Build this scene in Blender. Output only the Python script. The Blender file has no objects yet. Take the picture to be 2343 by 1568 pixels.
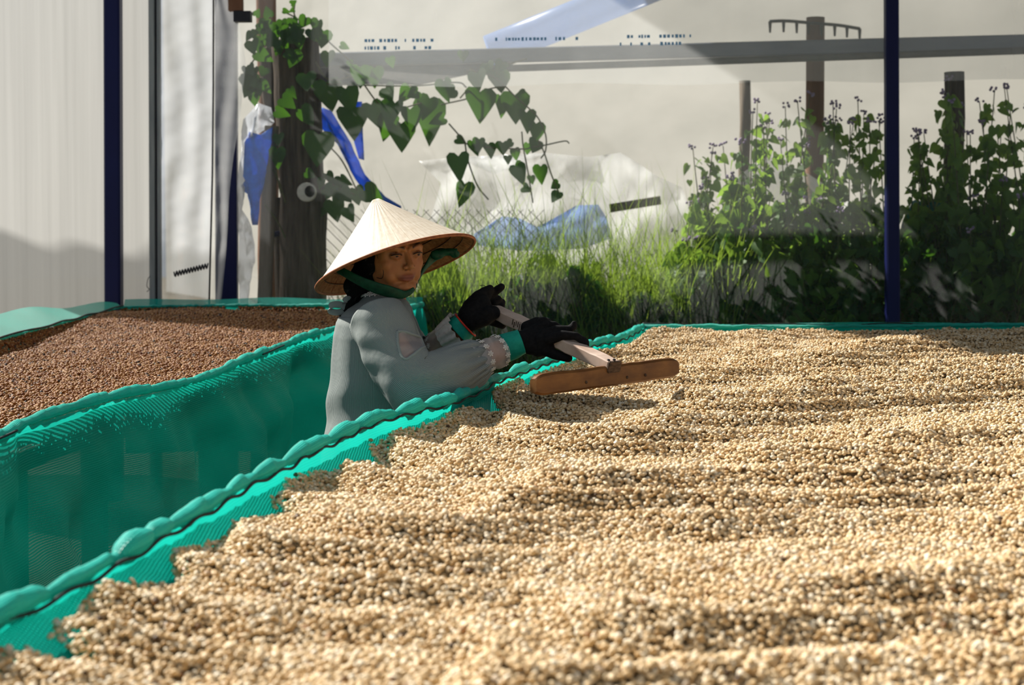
import bpy, bmesh, math, random
import numpy as np
from mathutils import Matrix, Vector, Euler

rng = np.random.default_rng(7)
random.seed(7)
sc = bpy.context.scene
COL = sc.collection
PI = math.pi

# ------------------------------------------------------------------ camera
FPX, PX, PY, ROLL, CAMZ = 3500.0, 1171.5, 491.0, math.radians(0.7), 1.48
cam_data = bpy.data.cameras.new('camera')
cam_data.sensor_fit = 'HORIZONTAL'
cam_data.sensor_width = 36.0
cam_data.lens = 36.0 * FPX / 2343.0
cam_data.shift_y = -(784.0 - PY) / 2343.0
cam_data.clip_start = 0.05
cam_data.dof.use_dof = True
cam_data.dof.focus_distance = 4.0
cam_data.dof.aperture_fstop = 5.6
cam = bpy.data.objects.new('camera', cam_data)
COL.objects.link(cam)
cr, sr = math.cos(ROLL), math.sin(ROLL)
cam.matrix_world = Matrix(((cr, sr, 0, 0), (0, 0, -1, 0), (-sr, cr, 0, CAMZ), (0, 0, 0, 1)))
sc.camera = cam

# ------------------------------------------------------------------ light
SUN_TO = Vector((-0.61, 0.43, 0.66)).normalized()
world = bpy.data.worlds.new('sky')
sc.world = world
world.use_nodes = True
bg = world.node_tree.nodes['Background']
bg.inputs['Color'].default_value = (0.80, 0.90, 1.0, 1)
bg.inputs['Strength'].default_value = 0.36
sun_data = bpy.data.lights.new('sun', 'SUN')
sun_data.energy = 8.8
sun_data.angle = math.radians(0.9)
sun_data.color = (1.0, 0.95, 0.86)
sun = bpy.data.objects.new('sun', sun_data)
COL.objects.link(sun)
sun.rotation_euler = SUN_TO.to_track_quat('Z', 'Y').to_euler()
sun.location = (-6, 4, 8)
sc.view_settings.view_transform = 'Standard'
sc.view_settings.look = 'None'
sc.view_settings.gamma = 1.0
sc.view_settings.use_curve_mapping = False
sc.view_settings.exposure = 0.0
sc.cycles.max_bounces = 5
sc.cycles.diffuse_bounces = 2
sc.cycles.glossy_bounces = 2
sc.cycles.transmission_bounces = 4
sc.cycles.transparent_max_bounces = 12
sc.cycles.adaptive_threshold = 0.03
sc.cycles.use_light_tree = False
sc.cycles.caustics_reflective = False
sc.cycles.caustics_refractive = False

# ------------------------------------------------------------------ pixel to place helpers
def ray(x, y):
    u = (x - PX) / FPX
    v = (PY - y) / FPX
    return u * cr + v * sr, -u * sr + v * cr

def W(x, y, Y):
    u, v = ray(x, y)
    return np.array((u * Y, Y, CAMZ + v * Y))

def Wz(x, y, z):
    u, v = ray(x, y)
    Y = (z - CAMZ) / v
    return np.array((u * Y, Y, z))

def wallY(X, off=0.0):
    return 7.9 - 0.1 * X + off

def Wp(x, y, off=0.0):
    u, v = ray(x, y)
    Y = (7.9 + off) / (1 + 0.1 * u)
    return np.array((u * Y, Y, CAMZ + v * Y))

def to_px(P):
    P = np.asarray(P, float)
    u = P[..., 0] / P[..., 1]
    v = (P[..., 2] - CAMZ) / P[..., 1]
    uu = u * cr - v * sr
    vv = u * sr + v * cr
    return PX + uu * FPX, PY - vv * FPX

# ------------------------------------------------------------------ materials
class NT:
    def __init__(self, name):
        self.m = bpy.data.materials.new(name)
        self.m.use_nodes = True
        self.t = self.m.node_tree
        self.t.nodes.clear()
        self.out = self.t.nodes.new('ShaderNodeOutputMaterial')
    def n(self, typ, **kw):
        nd = self.t.nodes.new(typ)
        for k, v in kw.items():
            if k.startswith('i_'):
                key = k[2:].replace('_', ' ')
                nd.inputs[key].default_value = v
            else:
                setattr(nd, k, v)
        return nd
    def l(self, a, b):
        self.t.links.new(a, b)
    def fin(self, sh):
        self.l(sh, self.out.inputs['Surface'])
        return self.m

def c4(c):
    return (c[0], c[1], c[2], 1.0)

def ramp(nt, fac, stops):
    r = nt.n('ShaderNodeValToRGB')
    els = r.color_ramp.elements
    els[0].position, els[0].color = stops[0][0], c4(stops[0][1])
    els[1].position, els[1].color = stops[1][0], c4(stops[1][1])
    for p, c in stops[2:]:
        e = els.new(p)
        e.color = c4(c)
    nt.l(fac, r.inputs['Fac'])
    return r.outputs['Color']

def noise(nt, vec, scale, detail=3.0, rough=0.55):
    n = nt.n('ShaderNodeTexNoise')
    n.inputs['Scale'].default_value = scale
    n.inputs['Detail'].default_value = detail
    n.inputs['Roughness'].default_value = rough
    if vec is not None:
        nt.l(vec, n.inputs['Vector'])
    return n.outputs['Fac']

def mapped(nt, src, scale):
    m = nt.n('ShaderNodeMapping')
    m.inputs['Scale'].default_value = scale
    nt.l(src, m.inputs['Vector'])
    return m.outputs['Vector']

def mixshader(nt, fac, a, b):
    m = nt.n('ShaderNodeMixShader')
    if isinstance(fac, (int, float)):
        m.inputs['Fac'].default_value = fac
    else:
        nt.l(fac, m.inputs['Fac'])
    nt.l(a, m.inputs[1])
    nt.l(b, m.inputs[2])
    return m.outputs['Shader']

def math_node(nt, op, a, b=None, clamp=False):
    m = nt.n('ShaderNodeMath', operation=op, use_clamp=clamp)
    for i, v in enumerate((a, b)):
        if v is None:
            continue
        if isinstance(v, (int, float)):
            m.inputs[i].default_value = v
        else:
            nt.l(v, m.inputs[i])
    return m.outputs[0]

def bumpn(nt, h, dist, strength=1.0):
    b = nt.n('ShaderNodeBump')
    b.inputs['Distance'].default_value = dist
    b.inputs['Strength'].default_value = strength
    nt.l(h, b.inputs['Height'])
    return b.outputs['Normal']

def simple(name, c1, c2=None, scale=(20, 20, 20), rough=0.6, spec=0.3, bump=0.0, transl=0.0, metal=0.0, detail=4.0, coord='Object', lo=0.3, hi=0.7):
    nt = NT(name)
    tc = nt.n('ShaderNodeTexCoord')
    vec = mapped(nt, tc.outputs[coord], scale)
    f = noise(nt, vec, 1.0, detail)
    col = ramp(nt, f, [(lo, c1), (hi, c2 if c2 else c1)])
    p = nt.n('ShaderNodeBsdfPrincipled')
    p.inputs['Roughness'].default_value = rough
    p.inputs['Specular IOR Level'].default_value = spec
    p.inputs['Metallic'].default_value = metal
    nt.l(col, p.inputs['Base Color'])
    if bump:
        nt.l(bumpn(nt, f, bump), p.inputs['Normal'])
    sh = p.outputs['BSDF']
    if transl:
        t = nt.n('ShaderNodeBsdfTranslucent')
        nt.l(col, t.inputs['Color'])
        sh = mixshader(nt, transl, sh, t.outputs['BSDF'])
    return nt.fin(sh)

def leafmat(name, c1, c2, tcol, transl=0.5):
    nt = NT(name)
    tc = nt.n('ShaderNodeTexCoord')
    oi = nt.n('ShaderNodeObjectInfo')
    geo = nt.n('ShaderNodeNewGeometry')
    f = noise(nt, geo.outputs['Position'], 9.0, 2.0)
    f2 = math_node(nt, 'MULTIPLY', oi.outputs['Random'], 0.5)
    f3 = math_node(nt, 'ADD', f2, math_node(nt, 'MULTIPLY', f, 0.6))
    col = ramp(nt, f3, [(0.2, c1), (0.8, c2)])
    p = nt.n('ShaderNodeBsdfPrincipled')
    p.inputs['Roughness'].default_value = 0.5
    p.inputs['Specular IOR Level'].default_value = 0.3
    nt.l(col, p.inputs['Base Color'])
    t = nt.n('ShaderNodeBsdfTranslucent')
    t.inputs['Color'].default_value = c4(tcol)
    return nt.fin(mixshader(nt, transl, p.outputs['BSDF'], t.outputs['BSDF']))

def filmmat(name, clear, milk=(0.92, 0.94, 0.95), streak=(6, 6, 0.6), var=0.25, diff=0.35, gloss=0.10, grough=0.25, dirt=0.0):
    """plastic sheet: part clear, part milky (scatters light through and back), a little gloss"""
    nt = NT(name)
    tc = nt.n('ShaderNodeTexCoord')
    f = noise(nt, mapped(nt, tc.outputs['Object'], streak), 1.0, 5.0, 0.6)
    f2 = noise(nt, mapped(nt, tc.outputs['Object'], (1.3, 1.3, 0.9)), 1.0, 3.0)
    tr = nt.n('ShaderNodeBsdfTransparent')
    tl = nt.n('ShaderNodeBsdfTranslucent')
    df = nt.n('ShaderNodeBsdfDiffuse')
    gl = nt.n('ShaderNodeBsdfGlossy')
    gl.inputs['Roughness'].default_value = grough
    col = ramp(nt, f, [(0.25, tuple(x * (1 - 0.35 * dirt) for x in milk)), (0.75, milk)])
    nt.l(col, tl.inputs['Color'])
    nt.l(col, df.inputs['Color'])
    milk_sh = mixshader(nt, diff, tl.outputs['BSDF'], df.outputs['BSDF'])
    milk_sh = mixshader(nt, gloss, milk_sh, gl.outputs['BSDF'])
    nt.l(bumpn(nt, f2, 0.02), gl.inputs['Normal'])
    a = math_node(nt, 'ADD', math_node(nt, 'MULTIPLY', f, var), math_node(nt, 'MULTIPLY', f2, var))
    fac = math_node(nt, 'ADD', a, (1 - clear) - var, clamp=True)
    return nt.fin(mixshader(nt, fac, tr.outputs['BSDF'], milk_sh))

def netmat(name, col=(0.0, 0.52, 0.42), hole=0.22, transl=0.38, pitch=0.0045):
    nt = NT(name)
    uv = nt.n('ShaderNodeUVMap')
    sep = nt.n('ShaderNodeSeparateXYZ')
    nt.l(uv.outputs['UV'], sep.inputs[0])
    k = 2 * PI / pitch
    sx = math_node(nt, 'SINE', math_node(nt, 'MULTIPLY', sep.outputs['X'], k))
    sy = math_node(nt, 'SINE', math_node(nt, 'MULTIPLY', sep.outputs['Y'], k * 0.8))
    weave = math_node(nt, 'MAXIMUM', sx, sy)
    tc = nt.n('ShaderNodeTexCoord')
    f = noise(nt, mapped(nt, tc.outputs['Object'], (5, 5, 5)), 1.0, 3.0)
    c = ramp(nt, f, [(0.3, tuple(x * 0.85 for x in col)), (0.7, col)])
    p = nt.n('ShaderNodeBsdfPrincipled')
    p.inputs['Roughness'].default_value = 0.42
    p.inputs['Specular IOR Level'].default_value = 0.35
    nt.l(c, p.inputs['Base Color'])
    nt.l(bumpn(nt, weave, 0.0012, 0.7), p.inputs['Normal'])
    t = nt.n('ShaderNodeBsdfTranslucent')
    t.inputs['Color'].default_value = (col[0] + 0.01, col[1] * 1.15, col[2] * 1.15, 1)
    cloth = mixshader(nt, transl, p.outputs['BSDF'], t.outputs['BSDF'])
    tr = nt.n('ShaderNodeBsdfTransparent')
    gap = math_node(nt, 'LESS_THAN', weave, -0.15)
    fac = math_node(nt, 'MULTIPLY', gap, min(1.0, hole / 0.22))
    return nt.fin(mixshader(nt, fac, cloth, tr.outputs['BSDF']))

def beanmat(name, stops, rough=0.45):
    nt = NT(name)
    oi = nt.n('ShaderNodeObjectInfo')
    tc = nt.n('ShaderNodeTexCoord')
    col = ramp(nt, oi.outputs['Random'], stops)
    f = noise(nt, mapped(nt, tc.outputs['Object'], (150, 150, 150)), 1.0, 2.0)
    mx = nt.n('ShaderNodeMix', data_type='RGBA', blend_type='MULTIPLY')
    mx.inputs['Factor'].default_value = 0.5
    nt.l(col, mx.inputs['A'])
    nt.l(ramp(nt, f, [(0.3, (0.7, 0.62, 0.5)), (0.65, (1, 1, 1))]), mx.inputs['B'])
    p = nt.n('ShaderNodeBsdfPrincipled')
    p.inputs['Roughness'].default_value = rough
    p.inputs['Specular IOR Level'].default_value = 0.25
    nt.l(mx.outputs['Result'], p.inputs['Base Color'])
    return nt.fin(p.outputs['BSDF'])

def ribmat(name, c1, c2, pitch=0.0030, transl=0.0):
    """knitted rib: fine ribs along V, so the ridge repeats along U (metres)"""
    nt = NT(name)
    uv = nt.n('ShaderNodeUVMap')
    sep = nt.n('ShaderNodeSeparateXYZ')
    nt.l(uv.outputs['UV'], sep.inputs[0])
    s = math_node(nt, 'SINE', math_node(nt, 'MULTIPLY', sep.outputs['X'], 2 * PI / pitch))
    s01 = math_node(nt, 'ADD', math_node(nt, 'MULTIPLY', s, 0.5), 0.5)
    tc = nt.n('ShaderNodeTexCoord')
    f = noise(nt, mapped(nt, tc.outputs['Object'], (14, 14, 14)), 1.0, 3.0)
    col = ramp(nt, s01, [(0.0, c1), (1.0, c2)])
    p = nt.n('ShaderNodeBsdfPrincipled')
    p.inputs['Roughness'].default_value = 0.75
    p.inputs['Specular IOR Level'].default_value = 0.2
    nt.l(col, p.inputs['Base Color'])
    b1 = bumpn(nt, s01, 0.0010, 0.8)
    b2 = nt.n('ShaderNodeBump')
    b2.inputs['Distance'].default_value = 0.012
    b2.inputs['Strength'].default_value = 0.35
    nt.l(f, b2.inputs['Height'])
    nt.l(b1, b2.inputs['Normal'])
    nt.l(b2.outputs['Normal'], p.inputs['Normal'])
    return nt.fin(p.outputs['BSDF'])

M = {}
M['net'] = netmat('net_teal')
M['net_rim'] = netmat('net_rim_teal', col=(0.03, 0.62, 0.52), hole=0.0, transl=0.3)
M['net_skirt'] = netmat('net_skirt_teal', col=(0.0, 0.50, 0.40), hole=0.04, transl=0.55)
M['cord'] = simple('cord_black', (0.006, 0.01, 0.012), (0.02, 0.03, 0.03), (90, 90, 90))
M['pale'] = beanmat('parchment_bean', [(0.0, (0.49, 0.31, 0.135)), (0.28, (0.68, 0.495, 0.275)), (0.72, (0.79, 0.63, 0.415)), (0.975, (0.88, 0.80, 0.65)), (0.985, (0.42, 0.22, 0.09)), (0.997, (0.08, 0.05, 0.03))])
M['brown'] = beanmat('brown_bean', [(0.0, (0.16, 0.048, 0.008)), (0.35, (0.25, 0.092, 0.018)), (0.7, (0.33, 0.150, 0.038)), (0.93, (0.43, 0.245, 0.095)), (0.935, (0.15, 0.05, 0.02)), (0.955, (0.025, 0.02, 0.02))], 0.55)
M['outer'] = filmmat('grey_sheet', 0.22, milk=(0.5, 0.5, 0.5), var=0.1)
M['filmtop'] = filmmat('overlap_film', 0.74, var=0.12, diff=0.25)
M['film'] = filmmat('clear_film', 0.925, var=0.07, diff=0.22)
M['film2'] = filmmat('hazy_film', 0.70, var=0.2, diff=0.3)
M['panel'] = filmmat('white_panel', 0.10, milk=(0.70, 0.70, 0.685), streak=(22, 22, 0.35), var=0.10, diff=0.35, gloss=0.04, grough=0.4, dirt=0.5)
M['sheet'] = filmmat('crumpled_film', 0.45, milk=(0.80, 0.84, 0.92), streak=(9, 9, 2.0), var=0.30, diff=0.35, gloss=0.18, grough=0.2)
M['bluepaint'] = simple('blue_paint', (0.002, 0.004, 0.045), (0.004, 0.008, 0.075), (6, 6, 2), 0.45, 0.25)
M['greysteel'] = simple('grey_steel', (0.17, 0.19, 0.20), (0.30, 0.32, 0.32), (25, 25, 3), 0.5, 0.4)
M['darksteel'] = simple('dark_steel', (0.012, 0.012, 0.016), (0.03, 0.03, 0.04), (12, 12, 4), 0.5, 0.3)
M['beam'] = simple('beam_steel', (0.14, 0.17, 0.22), (0.24, 0.27, 0.32), (2, 2, 8), 0.55, 0.3)
M['beamdark'] = simple('beam_dark', (0.06, 0.06, 0.06), (0.13, 0.12, 0.11), (6, 6, 12), 0.7, 0.2)
M['floor'] = simple('packed_floor', (0.16, 0.13, 0.10), (0.27, 0.23, 0.18), (5, 5, 5), 0.9, 0.1, 0.01)
M['earth'] = simple('earth', (0.09, 0.075, 0.045), (0.19, 0.16, 0.10), (4, 4, 4), 0.95, 0.1, 0.03)
M['plaster'] = simple('beige_plaster', (0.43, 0.425, 0.39), (0.53, 0.52, 0.48), (0.6, 0.6, 2.0), 0.9, 0.1)
M['bark'] = simple('weathered_wood', (0.03, 0.022, 0.016), (0.12, 0.095, 0.072), (38, 38, 3.2), 0.85, 0.15, 0.012)
M['plank'] = simple('grey_plank', (0.10, 0.08, 0.06), (0.21, 0.17, 0.13), (30, 30, 3), 0.85, 0.15, 0.004)
M['rust'] = simple('rust_pole', (0.16, 0.075, 0.045), (0.24, 0.13, 0.08), (20, 20, 3), 0.8, 0.15)
M['tarp'] = simple('blue_tarp', (0.0, 0.18, 0.74), (0.01, 0.30, 0.95), (25, 25, 25), 0.4, 0.3, 0.01, transl=0.5)
M['palebluetarp'] = simple('pale_blue_tarp', (0.12, 0.26, 0.55), (0.26, 0.42, 0.70), (9, 9, 9), 0.4, 0.4, 0.02, transl=0.3)
M['bluefilm'] = filmmat('blue_film', 0.45, milk=(0.30, 0.46, 0.85), streak=(9, 9, 4), var=0.2, diff=0.4)
M['tealcloth'] = simple('teal_cloth', (0.0, 0.14, 0.14), (0.01, 0.22, 0.21), (14, 14, 14), 0.7, 0.2, 0.01)
M['ceramic'] = simple('old_pvc', (0.48, 0.46, 0.40), (0.66, 0.64, 0.57), (30, 30, 30), 0.5, 0.3)
M['black'] = simple('hollow_shade', (0.01, 0.009, 0.008), (0.02, 0.018, 0.016), (30, 30, 30), 0.9, 0.1)
M['vine'] = leafmat('vine_leaf', (0.012, 0.042, 0.014), (0.030, 0.085, 0.020), (0.12, 0.34, 0.015), 0.22)
M['shrub'] = leafmat('shrub_leaf', (0.030, 0.085, 0.018), (0.085, 0.19, 0.035), (0.30, 0.50, 0.05), 0.42)
M['grass'] = leafmat('grass_blade', (0.045, 0.095, 0.012), (0.15, 0.25, 0.035), (0.40, 0.58, 0.06), 0.45)
M['stem'] = simple('green_stem', (0.06, 0.085, 0.03), (0.13, 0.12, 0.06), (20, 20, 20), 0.7, 0.2)
M['dry'] = simple('dry_twigs', (0.04, 0.032, 0.017), (0.11, 0.085, 0.045), (9, 9, 9), 0.9, 0.1)
M['flower'] = simple('mauve_flower', (0.20, 0.15, 0.26), (0.42, 0.34, 0.50), (60, 60, 60), 0.8, 0.1)
M['wire'] = simple('fence_wire', (0.12, 0.11, 0.10), (0.22, 0.20, 0.17), (30, 30, 30), 0.6, 0.3)
M['ink'] = simple('blue_ink', (0.22, 0.48, 0.80), (0.30, 0.56, 0.86), (30, 30, 30), 0.6, 0.2)
M['handle'] = simple('pale_handle', (0.46, 0.32, 0.25), (0.72, 0.57, 0.48), (10, 10, 10), 0.6, 0.25, 0.001)
M['board'] = simple('brown_board', (0.10, 0.036, 0.007), (0.20, 0.085, 0.019), (16, 16, 40), 0.5, 0.35, 0.001)
M['endgrain'] = simple('end_grain', (0.04, 0.026, 0.018), (0.12, 0.075, 0.05), (60, 60, 200), 0.8, 0.2)
M['rib'] = ribmat('rib_grey', (0.17, 0.195, 0.188), (0.34, 0.37, 0.362))
M['sheer'] = filmmat('sheer_voile', 0.50, milk=(0.86, 0.80, 0.80), streak=(40, 40, 40), var=0.22, diff=0.6, gloss=0.06, grough=0.3)
M['lace'] = simple('cream_lace', (0.62, 0.57, 0.52), (0.80, 0.77, 0.73), (90, 90, 90), 0.8, 0.15)
M['glove'] = simple('black_glove', (0.004, 0.004, 0.005), (0.010, 0.010, 0.011), (120, 120, 120), 0.85, 0.15, 0.001)
M['gloveband'] = simple('red_band', (0.45, 0.02, 0.01), (0.65, 0.05, 0.02), (60, 60, 60), 0.6, 0.3)
M['cuff'] = simple('teal_cuff', (0.0, 0.25, 0.19), (0.01, 0.36, 0.27), (30, 30, 30), 0.6, 0.25, 0.004, transl=0.15)
M['strap'] = simple('green_strap', (0.0, 0.035, 0.014), (0.002, 0.065, 0.027), (60, 60, 60), 0.6, 0.3, 0.002)
M['scarf'] = simple('dark_scarf', (0.006, 0.006, 0.006), (0.05, 0.05, 0.045), (45, 45, 45), 0.9, 0.1, 0.003, lo=0.6, hi=0.75)
M['trouser'] = simple('dark_trousers', (0.012, 0.014, 0.02), (0.03, 0.034, 0.045), (20, 20, 20), 0.9, 0.1)
M['hatbind'] = simple('hat_binding', (0.20, 0.05, 0.015), (0.36, 0.12, 0.035), (80, 80, 80), 0.5, 0.3)
M['hatrib'] = simple('hat_hoop', (0.05, 0.025, 0.012), (0.10, 0.05, 0.025), (60, 60, 60), 0.6, 0.2)
M['hair'] = simple('black_hair', (0.006, 0.004, 0.003), (0.015, 0.01, 0.008), (90, 90, 90), 0.5, 0.4)
M['eyewhite'] = simple('eye_white', (0.36, 0.28, 0.22), (0.40, 0.32, 0.26), (30, 30, 30), 0.35, 0.3)
M['iris'] = simple('dark_iris', (0.008, 0.005, 0.004), (0.02, 0.01, 0.006), (90, 90, 90), 0.35, 0.25)

def skinmat():
    nt = NT('skin')
    at = nt.n('ShaderNodeAttribute')
    at.attribute_name = 'tint'
    tc = nt.n('ShaderNodeTexCoord')
    f = noise(nt, mapped(nt, tc.outputs['Object'], (40, 40, 40)), 1.0, 3.0)
    mx = nt.n('ShaderNodeMix', data_type='RGBA', blend_type='MULTIPLY')
    mx.inputs['Factor'].default_value = 1.0
    nt.l(at.outputs['Color'], mx.inputs['A'])
    nt.l(ramp(nt, f, [(0.3, (0.9, 0.86, 0.84)), (0.7, (1, 1, 1))]), mx.inputs['B'])
    p = nt.n('ShaderNodeBsdfPrincipled')
    p.inputs['Roughness'].default_value = 0.5
    p.inputs['Specular IOR Level'].default_value = 0.35
    p.inputs['Subsurface Weight'].default_value = 0.15
    p.inputs['Subsurface Radius'].default_value = (0.012, 0.005, 0.003)
    p.inputs['Subsurface Scale'].default_value = 0.5
    nt.l(mx.outputs['Result'], p.inputs['Base Color'])
    return nt.fin(p.outputs['BSDF'])
M['skin'] = skinmat()

def hatmat():
    nt = NT('palm_leaf_hat')
    uv = nt.n('ShaderNodeUVMap')
    sep = nt.n('ShaderNodeSeparateXYZ')
    nt.l(uv.outputs['UV'], sep.inputs[0])
    f = noise(nt, mapped(nt, uv.outputs['UV'], (160, 9, 1)), 1.0, 3.0)
    fr = math_node(nt, 'FRACT', math_node(nt, 'MULTIPLY', sep.outputs['X'], 46.0))
    seam = math_node(nt, 'LESS_THAN', fr, 0.05)
    hoop = math_node(nt, 'FRACT', math_node(nt, 'MULTIPLY', sep.outputs['Y'], 15.0))
    stitch = math_node(nt, 'LESS_THAN', hoop, 0.06)
    dark = math_node(nt, 'MULTIPLY', math_node(nt, 'MAXIMUM', seam, math_node(nt, 'MULTIPLY', stitch, 0.35)), 0.55)
    col = ramp(nt, f, [(0.3, (0.66, 0.56, 0.43)), (0.7, (0.82, 0.74, 0.62))])
    mx = nt.n('ShaderNodeMix', data_type='RGBA', blend_type='MIX')
    nt.l(dark, mx.inputs['Factor'])
    nt.l(col, mx.inputs['A'])
    mx.inputs['B'].default_value = (0.28, 0.20, 0.12, 1)
    p = nt.n('ShaderNodeBsdfPrincipled')
    p.inputs['Roughness'].default_value = 0.55
    p.inputs['Specular IOR Level'].default_value = 0.3
    nt.l(mx.outputs['Result'], p.inputs['Base Color'])
    t = nt.n('ShaderNodeBsdfTranslucent')
    t.inputs['Color'].default_value = (0.62, 0.30, 0.10, 1)
    return nt.fin(mixshader(nt, 0.14, p.outputs['BSDF'], t.outputs['BSDF']))
M['hat'] = hatmat()
M['hatin'] = simple('hat_inside', (0.16, 0.085, 0.035), (0.30, 0.17, 0.075), (90, 90, 90), 0.7, 0.2, transl=0.3)  # same palm leaf, darkened to paint in the shade under the hat

# ------------------------------------------------------------------ object helpers
ORIGIN = {}

def origin(o):
    return ORIGIN[o.name]

def tag(o, label=None, cat=None, group=None, kind=None):
    if label: o['label'] = label
    if cat: o['category'] = cat
    if group: o['group'] = group
    if kind: o['kind'] = kind
    return o

def empty(name, loc):
    o = bpy.data.objects.new(name, None)
    COL.objects.link(o)
    o.empty_display_size = 0.05
    o.location = loc
    ORIGIN[o.name] = np.array(loc, float)
    return o

def mk(name, verts, faces, mat, parent=None, smooth=True, uv=None, recalc=False):
    verts = np.asarray(verts, float).reshape(-1, 3)
    if parent is not None:
        org = origin(parent)
    else:
        org = np.array(((verts[:, 0].min() + verts[:, 0].max()) / 2, (verts[:, 1].min() + verts[:, 1].max()) / 2, verts[:, 2].min()))
    me = bpy.data.meshes.new(name)
    me.from_pydata((verts - org).tolist(), [], [tuple(int(i) for i in f) for f in faces])
    if uv is not None:
        lay = me.uv_layers.new(name='UVMap')
        vi = np.empty(len(me.loops), int)
        me.loops.foreach_get('vertex_index', vi)
        lay.data.foreach_set('uv', np.asarray(uv, float)[vi].ravel())
    if recalc:
        bm = bmesh.new(); bm.from_mesh(me)
        bmesh.ops.recalc_face_normals(bm, faces=bm.faces)
        bm.to_mesh(me); bm.free()
    me.polygons.foreach_set('use_smooth', np.full(len(me.polygons), smooth))
    if mat is not None:
        me.materials.append(mat)
    o = bpy.data.objects.new(name, me)
    COL.objects.link(o)
    if parent is not None:
        o.parent = parent
    else:
        o.location = org
    ORIGIN[o.name] = org
    return o

def gridfaces(n, m, closed=False, off=0):
    f = []
    mm = m if closed else m - 1
    for i in range(n - 1):
        for j in range(mm):
            a = off + i * m + j
            b = off + i * m + (j + 1) % m
            f.append((a, b, b + m, a + m))
    return f

def gridmesh(name, P, mat, parent=None, uv=None, smooth=True, closed=False):
    n, m = P.shape[:2]
    return mk(name, P.reshape(-1, 3), gridfaces(n, m, closed), mat, parent, smooth, uv.reshape(-1, 2) if uv is not None else None)

def boxv(lo, hi):
    x0, y0, z0 = lo; x1, y1, z1 = hi
    v = np.array([(x0, y0, z0), (x1, y0, z0), (x1, y1, z0), (x0, y1, z0), (x0, y0, z1), (x1, y0, z1), (x1, y1, z1), (x0, y1, z1)], float)
    f = [(0, 3, 2, 1), (4, 5, 6, 7), (0, 1, 5, 4), (1, 2, 6, 5), (2, 3, 7, 6), (3, 0, 4, 7)]
    return v, f

def norm(v):
    v = np.asarray(v, float)
    return v / max(np.linalg.norm(v), 1e-12)

def bar(p0, p1, w, h, up=(0, 0, 1), bevel=0.12):
    """bevelled rectangular bar between two points: returns verts, faces"""
    p0, p1 = np.asarray(p0, float), np.asarray(p1, float)
    d = norm(p1 - p0)
    s = norm(np.cross(d, up))
    t = np.cross(s, d)
    b = bevel * min(w, h)
    prof = [(-w/2 + b, -h/2), (w/2 - b, -h/2), (w/2, -h/2 + b), (w/2, h/2 - b), (w/2 - b, h/2), (-w/2 + b, h/2), (-w/2, h/2 - b), (-w/2, -h/2 + b)]
    L = np.linalg.norm(p1 - p0)
    V = []
    for k, sc_ in ((0, 0.93), (b, 1), (L - b, 1), (L, 0.93)):
        for a, c in prof:
            V.append(p0 + d * k + (s * a + t * c) * sc_)
    F = gridfaces(4, 8, True)
    F.append(tuple(range(7, -1, -1)))
    F.append(tuple(range(24, 32)))
    return np.array(V), F

def catmull(pts, n):
    pts = np.asarray(pts, float)
    if len(pts) == 2:
        t = np.linspace(0, 1, n)[:, None]
        return pts[0] * (1 - t) + pts[1] * t
    P = np.vstack([2 * pts[0] - pts[1], pts, 2 * pts[-1] - pts[-2]])
    k = len(pts) - 1
    out = []
    for s in np.linspace(0, k - 1e-9, n):
        i = int(s); t = s - i
        a, b, c, d = P[i], P[i + 1], P[i + 2], P[i + 3]
        out.append(0.5 * ((2 * b) + (-a + c) * t + (2 * a - 5 * b + 4 * c - d) * t * t + (-a + 3 * b - 3 * c + d) * t ** 3))
    return np.array(out)

def frames(path, up=(0, 0, 1)):
    d = np.gradient(path, axis=0)
    d /= np.linalg.norm(d, axis=1)[:, None] + 1e-12
    s = np.zeros_like(d); t = np.zeros_like(d)
    ref = np.asarray(up, float)
    prev = None
    for i in range(len(path)):
        if prev is None:
            a = np.cross(d[i], ref)
            if np.linalg.norm(a) < 1e-3:
                a = np.cross(d[i], (0, 1, 0.3))
        else:
            a = prev - d[i] * np.dot(prev, d[i])
        a = norm(a); prev = a
        s[i] = a; t[i] = np.cross(a, d[i])
    return d, s, t

def tube(path, r, seg=8, up=(0, 0, 1), caps=True, ry=None, fixup=False):
    path = np.asarray(path, float)
    n = len(path)
    r = np.broadcast_to(np.asarray(r, float), (n,))
    ry = r if ry is None else np.broadcast_to(np.asarray(ry, float), (n,))
    d, s, t = frames(path, up)
    if fixup:
        for i in range(n):
            s[i] = norm(np.cross(d[i], up)); t[i] = np.cross(s[i], d[i])
    a = np.linspace(0, 2 * PI, seg, endpoint=False)
    P = path[:, None] + s[:, None] * (np.cos(a)[None, :, None] * r[:, None, None]) + t[:, None] * (np.sin(a)[None, :, None] * ry[:, None, None])
    F = gridfaces(n, seg, True)
    V = P.reshape(-1, 3)
    if caps:
        F.append(tuple(range(seg - 1, -1, -1)))
        F.append(tuple(range((n - 1) * seg, n * seg)))
    return V, F

def joinvf(parts):
    V, F, o = [], [], 0
    for v, f in parts:
        V.append(np.asarray(v, float).reshape(-1, 3)); F += [tuple(i + o for i in q) for q in f]; o += len(V[-1])
    return np.vstack(V), F

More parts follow.
